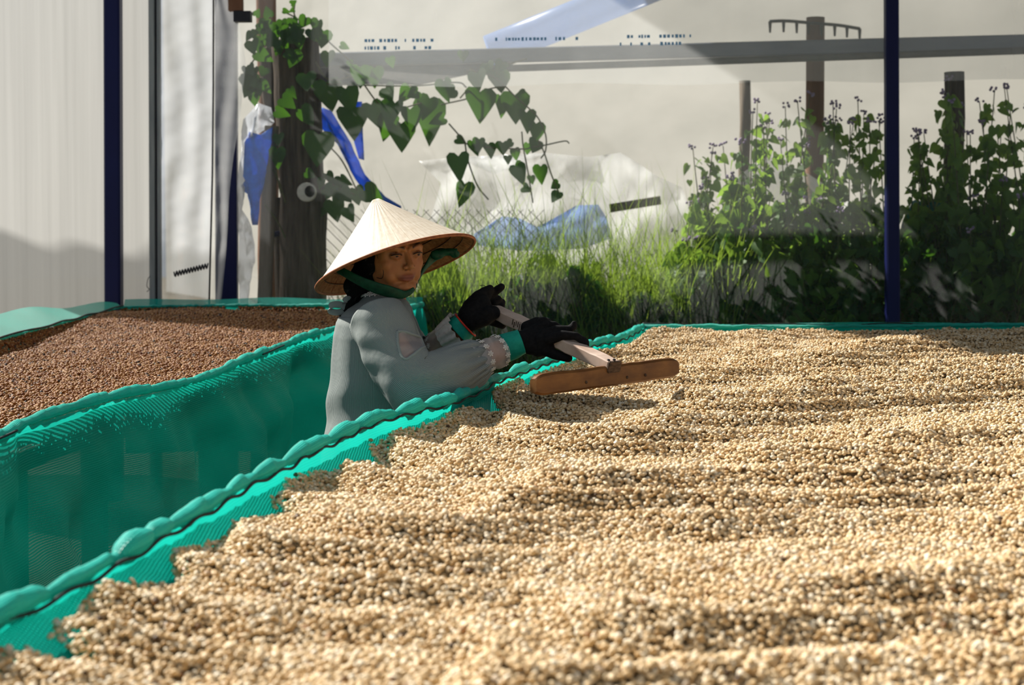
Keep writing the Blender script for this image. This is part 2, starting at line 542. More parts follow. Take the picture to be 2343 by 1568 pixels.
def usphere(seg=16, rings=10):
    V = [(0, 0, -1)]
    for i in range(1, rings):
        ph = -PI / 2 + PI * i / rings
        for j in range(seg):
            th = 2 * PI * j / seg
            V.append((math.cos(ph) * math.cos(th), math.cos(ph) * math.sin(th), math.sin(ph)))
    V.append((0, 0, 1))
    F = []
    for j in range(seg):
        F.append((0, 1 + (j + 1) % seg, 1 + j))
    for i in range(rings - 2):
        for j in range(seg):
            a = 1 + i * seg + j; b = 1 + i * seg + (j + 1) % seg
            F.append((a, b, b + seg, a + seg))
    last = 1 + (rings - 1) * seg
    for j in range(seg):
        F.append((last, last - seg + j, last - seg + (j + 1) % seg))
    return np.array(V, float), F
US, USF = usphere()

def capsule(p0, r0, p1, r1):
    p0, p1 = np.asarray(p0, float), np.asarray(p1, float)
    a = norm(p1 - p0)
    z = a
    x = norm(np.cross(z, (0.3, 0.9, 0.2))); y = np.cross(z, x)
    v = US[:, :1] * x + US[:, 1:2] * y + US[:, 2:] * z
    k = US[:, 2] > 0.001
    return np.where(k[:, None], p1 + v * r1, p0 + v * r0), USF

def chain(pts):
    out = []
    for (p, r), (q, s) in zip(pts[:-1], pts[1:]):
        out.append(capsule(p, r, q, s))
    return out

def ellipsoid(c, radii, frame=None):
    v = US * np.asarray(radii, float)
    if frame is not None:
        v = v @ np.asarray(frame)
    return v + np.asarray(c, float), USF

def remeshed(parts, voxel, smooth_it=4):
    V, F = joinvf(parts)
    me = bpy.data.meshes.new('tmp')
    me.from_pydata(V.tolist(), [], F)
    o = bpy.data.objects.new('tmp', me)
    COL.objects.link(o)
    m = o.modifiers.new('r', 'REMESH'); m.mode = 'VOXEL'; m.voxel_size = voxel
    if smooth_it:
        s = o.modifiers.new('s', 'SMOOTH'); s.factor = 0.5; s.iterations = smooth_it
    dg = bpy.context.evaluated_depsgraph_get()
    ev = o.evaluated_get(dg)
    m2 = ev.to_mesh()
    n = len(m2.vertices)
    vv = np.empty(n * 3); m2.vertices.foreach_get('co', vv)
    ff = [tuple(p.vertices) for p in m2.polygons]
    ev.to_mesh_clear()
    bpy.data.objects.remove(o); bpy.data.meshes.remove(me)
    return vv.reshape(-1, 3), ff

_ph = rng.uniform(0, 2 * PI, (64, 3))
_dir = rng.normal(size=(64, 3)); _dir /= np.linalg.norm(_dir, axis=1)[:, None]
def wob(P, freq, octaves=3, seed=0):
    """smooth pseudo-noise in about -1..1"""
    P = np.asarray(P, float)
    out = np.zeros(P.shape[:-1]); amp = 1.0; tot = 0
    for o in range(octaves):
        for k in range(5):
            i = (seed * 11 + o * 5 + k) % 64
            out += amp * np.sin(P @ _dir[i] * freq * (0.7 + 0.13 * k) * 2 + _ph[i, 0]) / 2.2
        tot += amp
        amp *= 0.5; freq *= 2.1
    return out / tot

def inpoly(px, py, poly):
    inside = np.zeros(px.shape, bool)
    n = len(poly)
    j = n - 1
    for i in range(n):
        xi, yi = poly[i]; xj, yj = poly[j]
        c = ((yi > py) != (yj > py)) & (px < (xj - xi) * (py - yi) / (yj - yi + 1e-15) + xi)
        inside ^= c
        j = i
    return inside

def distpoly(px, py, line, closed=False):
    d = np.full(px.shape, 1e9)
    pts = list(line) + ([line[0]] if closed else [])
    for (x0, y0), (x1, y1) in zip(pts[:-1], pts[1:]):
        dx, dy = x1 - x0, y1 - y0
        t = np.clip(((px - x0) * dx + (py - y0) * dy) / (dx * dx + dy * dy + 1e-15), 0, 1)
        d = np.minimum(d, np.hypot(px - x0 - t * dx, py - y0 - t * dy))
    return d

# ================================================================== SETTING
v, f = boxv((-6, -1.0, -0.1), (6, 7.75, 0.0))
tag(mk('floor', v, f, M['floor'], smooth=False), 'packed earth floor under the raised drying beds', kind='structure')
# unseen roof slab, added and outlined to shade the far right end
_rp = [(0.12, 10.3), (0.1, 8.85), (-1.1, 7.75), (-0.7, 6.4), (1.4, 3.45), (5.0, 3.45), (5.0, 10.3)]
_rv = np.array([(x, y, 3.5) for x, y in _rp] + [(x, y, 3.53) for x, y in _rp])
tag(mk('shade_slab', _rv, [tuple(range(7)), tuple(range(13, 6, -1))] + [(i, i + 7, (i + 1) % 7 + 7, (i + 1) % 7) for i in range(7)], M['greysteel'], smooth=False, recalc=True), 'added unseen roof slab shading the far end of the large bed', kind='structure')
v, f = boxv((-14, 7.75, -0.15), (14, 40, -0.05))
tag(mk('ground', v, f, M['earth'], smooth=False), 'bare earth outside behind the clear film wall', kind='structure')

# far plastered building
_wd = norm((0.44, -0.90, 0)); _wc = np.array((2.5, 12.5, 3.2))
v, f = bar(_wc - _wd * 22.0, _wc + _wd * 2.9, 0.3, 6.6, (0, 0, 1), 0.02)
tag(mk('wall_outside', v, f, M['plaster'], smooth=False), 'long beige plastered wall of a building outside', kind='structure')

def film_grid(name, xs, ys, off, mat, amp=0.012, nx=60, ny=40, freq=3.0, thick=0.0, seed=1):
    X = np.linspace(xs[0], xs[1], nx); Yp = np.linspace(ys[0], ys[1], ny)
    P = np.array([[Wp(x, y, off) for x in X] for y in Yp])
    P[..., 1] += amp * wob(P * np.array((1, 1, 0.35)), freq, 3, seed)
    return P

# translucent white panel, left
P = film_grid('wall_left', (-420, 352), (-420, 900), 0.02, None, 0.004, 30, 20)
tag(gridmesh('wall_left', P, M['panel']), 'streaky translucent white panel wall behind the brown beans', kind='structure')
# main clear film wall
P = film_grid('wall_back', (541, 2900), (-420, 900), 0.05, None, 0.015, 140, 60, 2.5, seed=2)
wall_back = tag(gridmesh('wall_back', P, M['film']), 'clear plastic film wall with plants showing through', kind='structure')
# overlapping upper film whose hem hangs lower towards the right
xs = np.linspace(752, 2900, 130)
P = []
for k in np.linspace(0, 1, 24):
    row = []
    for x in xs:
        yb = 196 - 12 * (x - 1100) / 1200 + 3 * math.sin(x * 0.013)
        row.append(Wp(x, -420 + (yb + 420) * k, 0.02))
    P.append(row)
P = np.array(P)
P[..., 1] += 0.010 * wob(P * np.array((1, 1, 0.5)), 3.0, 3, 5)
tag(gridmesh('film_overlap', P, M['filmtop']), 'upper sheet of film overlapping the clear wall with a straight hem', 'plastic sheet')

# faint printed rows on the film
def print_row(x0, x1, y0, y1, seed):
    r = random.Random(seed)
    parts = []
    x = x0
    while x < x1:
        w = r.uniform(3, 7)
        if r.random() < 0.80:
            y = y0 + (y1 - y0) * (x - x0) / (x1 - x0)
            h = r.uniform(3.0, 4.2)
            a = [Wp(x, y - h, -0.012), Wp(x + w, y - h, -0.012), Wp(x + w, y + h, -0.012), Wp(x, y + h, -0.012)]
            b = [p + np.array((0, 0.002, 0)) for p in a]
            parts.append((np.array(a + b), [(0, 1, 2, 3), (7, 6, 5, 4), (0, 4, 5, 1), (1, 5, 6, 2), (2, 6, 7, 3), (3, 7, 4, 0)]))
        x += w + r.uniform(1.5, 4) + (10 if r.random() < 0.12 else 0)
    return joinvf(parts)
for i, (a, b, c, d) in enumerate([(834, 992, 93, 92), (1126, 1322, 90, 88), (1416, 1584, 84, 82), (834, 985, 110, 109), (1418, 1565, 101, 99)]):
    v, f = print_row(a, b, c, d, i)
    o = mk('printed_line', v, f, M['ink'], wall_back, smooth=False)
    o['kind'] = 'stuff'

def post(name, x, ytop, ybot, wpx, off, mat, label, cat='post', depth=0.06, lean=0.0, group=None):
    p1 = Wp(x - lean, ytop, off); p0 = Wp(x, ybot, off)
    p0[2] = 0.0 if off <= 0.3 else -0.08
    p0[1] = p1[1] = (p0[1] + p1[1]) / 2
    p0[0] = Wp(x, ybot, off)[0]
    w = wpx / FPX * p0[1]
    v, f = bar(p0, p1, w, depth, (0, 1, 0))
    return tag(mk(name, v, f, mat, smooth=False), label, cat, group)
post('steel_post', 257, -420, 700, 37, -0.05, M['bluepaint'], 'dark blue steel post before the white panel', depth=0.08)
post('steel_post', 2038, -420, 745, 30, -0.05, M['bluepaint'], 'dark blue steel post before the leafy shrubs', depth=0.06)

# grey door jamb: wide flange and narrow dark lip
gj = empty('door_jamb', Wp(353, 1100, 0.0) * np.array((1, 1, 0)))
tag(gj, 'slim grey steel jamb between white panel and hanging sheet', 'door jamb')
for nm, x, w, dp, mt, dy in (('flange', 347, 14, 0.05, 'greysteel', -0.03), ('lip', 356, 5, 0.03, 'darksteel', -0.03), ('edge_strip', 362, 6, 0.045, 'greysteel', -0.035)):
    a = Wp(x, -420, dy); b = Wp(x, 700, dy); b[2] = 0; b[0] = a[0] + (b[0] - a[0]); 
    v, f = bar(b, a, w / FPX * 7.9, dp, (0, 1, 0))
    mk(nm, v, f, M[mt], gj, smooth=False)
wv, wf = tube(catmull([Wp(343, 632, -0.07), Wp(338, 640, -0.09), Wp(336, 655, -0.09), Wp(341, 662, -0.08), Wp(336, 668, -0.09)], 14), 0.002, 5)
mk('wire_tie', wv, wf, M['darksteel'], gj)

# hanging crumpled plastic sheet in the doorway
def curtain(name, xl, xr, y0, y1, off, mat, label, amp, nx, ny, seed, cat='plastic sheet', fold=0.02, nf=7):
    ys = np.linspace(y0, y1, ny)
    P = np.zeros((ny, nx, 3)); UV = np.zeros((ny, nx, 2))
    for i, y in enumerate(ys):
        a = np.interp(y, [q[0] for q in xl], [q[1] for q in xl]); b = np.interp(y, [q[0] for q in xr], [q[1] for q in xr])
        for j in range(nx):
            s = j / (nx - 1)
            p = Wp(a + (b - a) * s, y, off)
            p[1] += fold * math.sin(s * nf * PI + 1.2 * math.sin(i * 0.11 + seed))
            P[i, j] = p; UV[i, j] = (s, i / ny)
    P[..., 1] += amp * wob(P, 9.0, 3, seed)
    return tag(gridmesh(name, P, mat, uv=UV), label, cat)
curtain('hanging_sheet', [(-420, 366), (720, 366)], [(-420, 492), (0, 490), (720, 478)], -420, 720, -0.01, M['sheet'],
        'crumpled milky plastic sheet hanging beside the grey jamb', 0.010, 50, 120, 3, fold=0.006, nf=4)
curtain('film_flap', [(-420, 490), (0, 490), (720, 480)], [(-420, 520), (0, 524), (60, 548), (140, 562), (260, 552), (360, 534), (450, 524), (560, 518), (640, 512), (720, 504)], -420, 720, 0.0, M['film2'],
        'loose clear film flap with a curved edge beside the vine', 0.012, 36, 120, 6, fold=0.005, nf=3)
post('steel_post', 515, -420, 700, 50, 0.28, M['bluepaint'], 'blue steel post glimpsed behind the loose film flap', depth=0.05, lean=-2)
v, f = tube([Wp(489, -420, -0.02), Wp(488, 200, -0.02), Wp(486, 400, -0.02), Wp(478, 720, -0.02)], 0.005, 6)
tag(mk('seam_cord', v, f, M['darksteel']), 'thin dark cord down the seam of the hanging sheet', 'cord')
# wiggle spring wire at the sheet foot
zz = []
for k in range(25):
    x = 398 + 78 * k / 24; y = 628 - 20 * k / 24
    zz.append(Wp(x, y + (6 if k % 2 else -6), -0.05))
v, f = tube(catmull(zz, 97), 0.004, 6)
tag(mk('wiggle_wire', v, f, M['darksteel']), 'dark zigzag spring wire holding the sheet', 'wire')
# black bracket at the top of the doorway
br = empty('steel_bracket', Wp(550, 48, -0.05)); tag(br, 'black and brown steel bracket at the door head', 'bracket')
def pxbox(x0, y0, x1, y1, off, depth):
    a = Wp(x0, y1, off); b = Wp(x1, y0, off)
    return boxv((a[0], a[1], a[2]), (b[0], a[1] + depth, b[2]))
v, f = pxbox(534, 24, 572, 49, -0.05, 0.06); mk('bracket_arm', v, f, M['darksteel'], br, smooth=False)
v, f = pxbox(522, -420, 548, 24, -0.05, 0.05); mk('bracket_upright', v, f, M['rust'], br, smooth=False)

# unseen milky sheet, added outside to shade the lower white panel
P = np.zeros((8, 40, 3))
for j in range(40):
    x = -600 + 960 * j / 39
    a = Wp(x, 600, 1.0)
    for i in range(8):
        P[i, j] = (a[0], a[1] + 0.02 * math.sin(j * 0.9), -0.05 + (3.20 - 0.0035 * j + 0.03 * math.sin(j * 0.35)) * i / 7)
tag(gridmesh('shade_sheet', P, M['outer']), 'added unseen milky sheet shading the foot of the white panel', 'plastic sheet')

# horizontal beam outside the film
bm_ = empty('wall_rail', Wp(1500, 110, 0.12)); tag(bm_, 'grey steel rail running along the film wall near the top', 'rail')
a = Wp(690, 139, 0.66); b = Wp(2900, 82, 0.66)
v, f = bar(a, b, 0.05, 0.080); mk('rail_box', v, f, M['beam'], bm_, smooth=False)
a = Wp(1060, 160, 0.64) ; b = Wp(2900, 97, 0.64)
v, f = tube(catmull([a, (a + b) / 2, b], 30), 0.02, 10); mk('rail_pipe', v, f, M['beamdark'], bm_)
# dark awning edge
poly = [Wp(715, 190, 0.9), Wp(715, 152, 0.9), Wp(1210, 128, 1.6), Wp(1165, 150, 1.6), Wp(960, 193, 1.0)]
def slab(poly, thick):
    n = len(poly); A = np.array(poly); B = A + np.array((0, thick, 0))
    return np.vstack([A, B]), [tuple(range(n)), tuple(range(2 * n - 1, n - 1, -1))] + [(i, i + n, (i + 1) % n + n, (i + 1) % n) for i in range(n)]
v, f = slab(poly, 0.04)
tag(mk('awning_edge', v, f, M['beamdark'], smooth=False, recalc=True), 'dark tapering awning edge above the vine', 'awning')
M['palebrace'] = simple('pale_blue_paint', (0.30, 0.40, 0.68), (0.40, 0.50, 0.75), (5, 5, 5), 0.5, 0.3)
v, f = tube([Wp(1120, 118, 1.2), Wp(1560, -60, 1.4)], 0.10, 14)
tag(mk('diagonal_brace', v, f, M['bluefilm']), 'pale blue brace slanting up behind the film', 'brace')

# far poles
def pole(x, y0, y1, wpx, off, mat, label, lean=0):
    p1 = Wp(x + lean, y0, off); p0 = Wp(x, y1, off); p0[2] = -0.08; p0[1] = p1[1]
    n = 10
    path = np.array([p0 + (p1 - p0) * t for t in np.linspace(0, 1, n)]); path[:, 0] += 0.008 * np.sin(np.arange(n) * 1.7)
    v, f = tube(path, wpx / 2 / FPX * p1[1], 12)
    return tag(mk('wooden_pole', v, f, mat), label, 'pole')
ub = empty('utility_pole', Wp(1850, 700, 1.5) * np.array((1, 1, 0))); tag(ub, 'brown pole with a toothed crossarm behind the shrubs', 'pole')
p1 = Wp(1866, 40, 1.5); p0 = Wp(1846, 700, 1.5); p0[2] = -0.08
v, f = tube(catmull([p0, (p0 + p1) / 2 + np.array((0.01, 0, 0)), p1], 12), 0.055, 12); mk('shaft', v, f, M['rust'], ub)
xa = catmull([Wp(1761, 49, 1.45), Wp(1800, 48, 1.45), Wp(1860, 53, 1.45), Wp(1920, 58, 1.45), Wp(1968, 66, 1.45)], 16)
v, f = tube(xa, 0.010, 8); mk('crossarm', v, f, M['beamdark'], ub)
for x, y in ((1762, 49), (1793, 48), (1823, 50), (1849, 52), (1880, 55), (1910, 57), (1938, 60), (1967, 66)):
    v, f = tube([Wp(x, y, 1.44), Wp(x, y + 26, 1.44)], [0.011, 0.006], 8); mk('tooth', v, f, M['beamdark'], ub)
pole(2182, 165, 700, 46, 0.9, M['bark'], 'dark wooden pole among the right shrubs')
pole(1703, 185, 700, 26, 1.9, M['plank'], 'faint grey pole standing behind the tall shrub')
pole(608, -420, 240, 46, 1.2, M['rust'], 'pinkish brown pole rising above the vine post')

# ------------------------------------------------------------------ old timber post with vine
def lathe_path(pts, rad, seg=20, rough=0.012, seed=0):
    P = catmull(pts, 40)
    R = np.interp(np.linspace(0, 1, 40), np.linspace(0, 1, len(rad)), rad)
    a = np.linspace(0, 2 * PI, seg, endpoint=False)
    d, s, t = frames(P, (0, 1, 0))
    Q = P[:, None] + (s[:, None] * np.cos(a)[None, :, None] + t[:, None] * np.sin(a)[None, :, None]) * R[:, None, None]
    nrm = Q - P[:, None]
    nrm /= np.linalg.norm(nrm, axis=2, keepdims=True)
    Q = Q + nrm * (rough * wob(Q * np.array((1, 1, 0.22)), 28, 2, seed))[..., None]
    F = gridfaces(40, seg, True) + [tuple(range(seg - 1, -1, -1)), tuple(range(39 * seg, 40 * seg))]
    return Q.reshape(-1, 3), F
tp = empty('timber_post', Wp(692, 760, 0.45) * np.array((1, 1, 0))); tag(tp, 'old weathered timber post wrapped in the climbing vine', 'post')
pp = [Wp(692, 760, 0.45), Wp(694, 560, 0.45), Wp(688, 380, 0.45), Wp(684, 230, 0.45), Wp(676, 92, 0.45)]
pp[0][2] = -0.08
v, f = lathe_path(pp, [0.135, 0.125, 0.125, 0.125, 0.128], 28, 0.012, 3); mk('trunk', v, f, M['bark'], tp)
pp = [Wp(655, 740, 0.5), Wp(648, 600, 0.5), Wp(645, 520, 0.5), Wp(640, 452, 0.5)]
v, f = lathe_path(pp, [0.05, 0.055, 0.06, 0.045], 14, 0.008, 5); mk('side_stub', v, f, M['bark'], tp)
pp = [Wp(628, 270, 0.5), Wp(622, 190, 0.5), Wp(618, 110, 0.5)]
v, f = lathe_path(pp, [0.05, 0.06, 0.055], 14, 0.010, 7); mk('side_limb', v, f, M['bark'], tp)
# pvc ring on the post
c0 = Wp(703, 440, 0.28); wn = norm((0.1, -1, 0.05))
ring = []
for rr, dd in ((0.052, 0.0), (0.052, 0.03), (0.046, 0.034), (0.02, 0.030)):
    a = np.linspace(0, 2 * PI, 24, endpoint=False)
    off_ = np.array((0.022, 0, 0)) if rr < 0.03 else 0
    ring.append(np.stack([c0[0] + rr * np.cos(a), np.full(24, c0[1] - dd), c0[2] + rr * np.sin(a)], 1) + off_)
pr = empty('pipe_stub', c0); tag(pr, 'round cream pipe end stuck on the timber post', 'pipe')
mk('collar', np.array(ring).reshape(-1, 3), gridfaces(4, 24, True), M['ceramic'], pr)
a = np.linspace(0, 2 * PI, 20, endpoint=False)
hv = np.stack([c0[0] + 0.018 + 0.027 * np.cos(a), np.full(20, c0[1] - 0.0365), c0[2] + 0.004 + 0.031 * np.sin(a)], 1)
hb = hv + np.array((0, 0.02, 0))
mk('bore_shade', np.vstack([hv, hb]), [tuple(range(19, -1, -1))] + [(i, (i + 1) % 20, 20 + (i + 1) % 20, 20 + i) for i in range(20)], M['black'], pr)  # black disc painting in the dark of the hollow pipe mouth

# leaning plank
a = Wp(581, 715, 0.33); b = Wp(622, 288, 0.33); a[2] = -0.05
v, f = bar(a, b, 0.075, 0.035, (0, 1, 0)); tag(mk('leaning_plank', v, f, M['plank'], smooth=False), 'grey brown plank leaning beside the timber post', 'plank')

def sheet(name, pxpoly, off, mat, label, cat, amp=0.02, freq=14, thick=0.003, seed=0, cuts=3, parent=None, slant=0.0):
    A = [Wp(x, y, off + slant * (y - pxpoly[0][1]) / 100.0) for x, y in pxpoly]
    bm = bmesh.new()
    vs = [bm.verts.new(p) for p in A]
    bm.faces.new(vs)
    bmesh.ops.triangulate(bm, faces=bm.faces)
    for _ in range(cuts):
        es = sorted(bm.edges, key=lambda e: -e.calc_length())
        bmesh.ops.subdivide_edges(bm, edges=[e for e in bm.edges if e.calc_length() > 0.05], cuts=1)
        bmesh.ops.triangulate(bm, faces=bm.faces)
    V = np.array([v.co[:] for v in bm.verts]); bm.verts.index_update()
    F = [tuple(v.index for v in f.verts) for f in bm.faces]
    bm.free()
    V[:, 1] += amp * wob(V, freq, 3, seed)
    o = mk(name, V, F, mat, parent, smooth=True)
    md = o.modifiers.new('thickness', 'SOLIDIFY'); md.thickness = thick
    if label: tag(o, label, cat)
    return o
Z4 = lambda pts: [(450 + x / 2.756, y / 2.756) for x, y in pts]
sheet('tarp_strip', Z4([(770, 670), (850, 700), (960, 880), (1060, 1100), (1190, 1240), (1290, 1300), (1290, 1340), (1100, 1270), (1000, 1130), (930, 950), (850, 860), (775, 800)]), 0.7, M['tarp'], 'long blue tarp strip sagging from the timber post', 'tarp', seed=2)
sheet('tarp_strip', Z4([(950, 640), (1042, 640), (1055, 1010), (1020, 1000), (985, 860)]), 0.72, M['tarp'], 'short upright blue tarp strip behind the vine leaves', 'tarp', seed=4)
sheet('frayed_tarp', Z4([(330, 830), (400, 850), (475, 800), (468, 900), (430, 1150), (400, 1240), (385, 1420), (350, 1420), (345, 1240), (300, 1210), (322, 1190), (280, 1170), (310, 1140), (295, 1110), (318, 1080), (312, 1000), (300, 900)]), 0.27, M['tarp'], 'frayed bright blue tarp hung on the leaning plank', 'tarp', seed=6)
sheet('crumpled_plastic', [(548, 700), (545, 520), (548, 380), (558, 275), (590, 235), (618, 245), (628, 280), (600, 300), (570, 330), (560, 420), (556, 480), (578, 520), (580, 600), (566, 700)], 0.30, M['sheet'], 'white crumpled plastic bunched along the frayed tarp', 'plastic sheet', amp=0.05, seed=8)
v, f = tube([Wp(604, 540, 0.4), Wp(650, 533, 0.42)], 0.016, 10); tag(mk('blue_pipe', v, f, M['bluepaint']), 'short blue pipe tied across beside the timber post', 'pipe')
sheet('tarp_heap', [(1075, 560), (1085, 535), (1130, 520), (1150, 495), (1190, 500), (1230, 520), (1290, 505), (1320, 470), (1370, 468), (1390, 500), (1400, 545), (1330, 570), (1200, 575)], 1.0, M['bluefilm'], 'pale blue tarp heaped behind the grass', 'tarp', amp=0.10, freq=7, seed=9)
sheet('plastic_scrap', [(985, 500), (1010, 420), (960, 370), (1050, 360), (1130, 400), (1250, 350), (1350, 360), (1420, 350), (1500, 400), (1560, 430), (1600, 560), (1500, 620), (1380, 610), (1290, 620), (1180, 600), (1090, 610), (1040, 560)], 1.35, M['film2'], 'white crumpled plastic over the far fence, extended down as whitish glow', 'plastic sheet', amp=0.08, freq=8, seed=11)  # scrap extended downwards to stand in for the whitish glow behind the grass
sheet('white_sheet', [(1640, 470), (1700, 395), (1760, 360), (1850, 400), (1960, 470), (2010, 540), (1900, 500), (1800, 470), (1720, 450)], 0.75, M['film2'], 'white plastic draped among the tall shrubs', 'plastic sheet', amp=0.06, freq=8, seed=13)
v, f = bar(Wp(1395, 477, 1.0), Wp(1512, 458, 1.0), 0.03, 0.05); tag(mk('loose_plank', v, f, M['plank'], smooth=False), 'grey plank lying above the grass clump', 'plank')
# stack of boards seen through the leaves
for k in range(4):
    v, f = bar(Wp(1668, 452 - 12 * k, 0.95), Wp(1735, 446 - 12 * k, 0.95), 0.10, 0.02)
    tag(mk('stacked_board', v, f, M['plank'], smooth=False), ['lowest', 'second lowest', 'second highest', 'topmost'][k] + ' brown board of the small stack behind the shrub leaves', 'board', 'boards stacked behind the shrubs')
# barrel with teal cloth, right
bc = Wp(2150, 600, 0.75)
a = np.linspace(0, 2 * PI, 24, endpoint=False)
prof = [(0.0, -0.08), (0.13, -0.08), (0.135, 0.0), (0.13, 0.4), (0.137, 0.42), (0.13, 0.44), (0.13, 0.85), (0.137, 0.87), (0.13, 0.89), (0.13, 1.45), (0.137, 1.47), (0.12, 1.49), (0, 1.49)]
BV = np.array([[(bc[0] + r * math.cos(t), bc[1] + r * math.sin(t), z) for t in a] for r, z in prof]).reshape(-1, 3)
tag(mk('barrel', BV, gridfaces(len(prof), 24, True), M['darksteel']), 'dark barrel standing behind the right post', 'barrel')
g = np.linspace(-1, 1, 28)
CP = np.array([[(bc[0] - 0.02 + 0.17 * i, bc[1] + 0.17 * j, 1.52 - 0.16 * max(0, math.hypot(i, j) - 0.75) * 2.2 + 0.10 * math.exp(-((i - 0.45) ** 2 + j ** 2) * 16)) for i in g] for j in g])
CP[..., 2] += 0.018 * wob(CP, 22, 2, 4)
oc = gridmesh('teal_cloth', CP, M['tealcloth']); oc.modifiers.new('t', 'SOLIDIFY').thickness = 0.004
tag(oc, 'teal cloth draped over the dark barrel', 'cloth')

# chain link fence
cl = []
for k in range(34):
    for s in (-1, 1):
        x0 = 735 + 24 * k - (150 if s > 0 else -150)
        pts = []
        for t in np.linspace(0, 1, 26):
            x = x0 + s * 300 * t; y = 480 + 300 * t
            if 738 < x < 1250:
                q = Wp(x, y, 0.95); q[1] += 0.012 * math.sin(t * 75 + s); pts.append(q)
        if len(pts) > 2:
            cl.append(tube(np.array(pts), 0.0022, 4, caps=False))
v, f = joinvf(cl)
o = tag(mk('chain_link_fence', v, f, M['wire']), 'rusty chain link fence behind the hat and grass', 'fence')

# ------------------------------------------------------------------ leaves
def heart_leaf(name, fold=0.25, curl=0.2, narrow=1.0, mat=None):
    out = [(0, 0), (0.16, 0.13), (0.36, 0.12), (0.50, -0.06), (0.47, -0.30), (0.30, -0.58), (0.14, -0.82), (0, -1.0)]
    V, F = [], []
    rows = len(out)
    mids = [(0, 0.0), (0, -0.02), (0, -0.05), (0, -0.15), (0, -0.36), (0, -0.60), (0, -0.82), (0, -1.0)]
    idx = {}
    for i in range(rows):
        for s in (-1, 0, 1):
            if s == 0:
                x, y = mids[i]
            else:
                x, y = out[i][0] * s * narrow, out[i][1]
            z = -curl * y * y * 0.5 + fold * abs(x) * 0.7
            idx[(i, s)] = len(V); V.append((x, y, z))
    for i in range(rows - 1):
        F.append((idx[(i, 0)], idx[(i, 1)], idx[(i + 1, 1)], idx[(i + 1, 0)]))
        F.append((idx[(i, -1)], idx[(i, 0)], idx[(i + 1, 0)], idx[(i + 1, -1)]))
    bm = bmesh.new()
    vs = [bm.verts.new(p) for p in V]
    for q in F:
        try: bm.faces.new([vs[i] for i in q])
        except ValueError: pass
    bmesh.ops.remove_doubles(bm, verts=bm.verts, dist=1e-4)
    me = bpy.data.meshes.new(name); bm.to_mesh(me); bm.free()
    me.polygons.foreach_set('use_smooth', np.ones(len(me.polygons), bool))
    me.materials.append(mat)
    return me
VLEAF = [heart_leaf('vine_leaf', 0.25, 0.25, 1.0, M['vine']), heart_leaf('vine_leaf', 0.6, 0.5, 0.85, M['vine']), heart_leaf('vine_leaf', 0.1, -0.2, 1.05, M['vine'])]
SLEAF = [heart_leaf('shrub_leaf', 0.3, 0.3, 0.9, M['shrub']), heart_leaf('shrub_leaf', 0.6, 0.6, 0.7, M['shrub']), heart_leaf('shrub_leaf', 0.1, 0.1, 0.8, M['shrub'])]

def leaf_obj(me, parent, p, size, rot, name='leaf'):
    o = bpy.data.objects.new(name, me)
    COL.objects.link(o)
    o.parent = parent
    o.location = Vector(np.asarray(p) - origin(parent))
    o.scale = (size, size, size)
    o.rotation_euler = rot
    return o

# vine
vl = [(595,25,40,120),(545,68,45,80),(600,120,80,10),(690,110,80,-30),(460,105,70,200),(370,100,50,150),(800,195,115,-15),(908,285,60,70),(720,195,70,20),(410,230,80,90),(350,215,55,100),(500,140,70,30),(450,240,90,60),(380,330,110,60),(330,420,80,40),(300,490,95,20),(355,520,95,10),(400,490,70,-40),(360,600,70,5),(540,620,100,50),(500,700,90,70),(690,470,120,10),(660,690,130,40),(770,850,190,-5),(830,330,95,0),(820,520,180,10),(770,520,90,0),(940,560,165,15),(970,700,190,0),(1030,425,125,0),(1120,430,120,0),(1190,555,110,40),(1100,660,150,20),(1200,730,160,0),(1250,650,170,-10),(1290,780,170,0),(1340,550,115,-30),(1395,575,80,-60),(1345,690,140,0),(1450,660,245,0),(1470,620,140,-20),(1560,745,95,-70),(1560,510,130,10),(1600,530,70,-80),(1630,565,90,-60),(1770,455,125,10),(1830,400,90,20),(1900,455,140,0),(1930,390,80,-30),(1785,580,195,-5),(1920,610,130,5),(2005,600,180,0),(2070,590,65,-70),(2080,710,130,0),(2140,780,125,-10),(1740,890,95,20),(1780,880,90,-5),(1838,910,95,0),(1930,900,85,0),(1990,895,65,-60),(2005,940,75,10),(2090,905,75,0),(2145,890,95,-30),(1640,875,65,60),(1650,985,160,5),(1690,1160,145,-10),(1960,985,55,0),(2020,1050,120,20),(2050,1035,65,-50),(2060,1180,65,60),(2170,1050,110,0),(2280,1155,65,-60),(2280,1215,75,-20),(2110,1110,55,0),(690,1085,65,60),(820,1095,75,40),(850,1155,80,50),(910,1200,95,40),(1000,1190,110,20),(1060,1200,130,60),(860,1270,130,10),(950,1310,100,30),(510,940,120,0),(515,850,75,10),(1215,365,65,20),(1680,325,65,0),(960,385,45,20),(470,180,80,40),(560,200,90,-20),(640,230,80,10),(560,330,60,60),(430,430,70,-20),(610,60,40,-60),(590,560,70,30)] + [(random.uniform(330, 780), random.uniform(120, 330), random.uniform(60, 110), random.uniform(-60, 80)) for _ in range(22)] + [(random.uniform(290, 420), random.uniform(380, 560), random.uniform(60, 90), random.uniform(-40, 60)) for _ in range(8)] + [(random.uniform(780, 1020), random.uniform(1120, 1320), random.uniform(60, 100), random.uniform(-40, 60)) for _ in range(10)]
vine = empty('climbing_vine', Wp(640, 740, 0.30) * np.array((1, 1, 0)))
tag(vine, 'climbing vine with heart shaped leaves trailing off the timber post', 'vine')
def z4p(x, y, off): return Wp(450 + x / 2.756, y / 2.756, off)
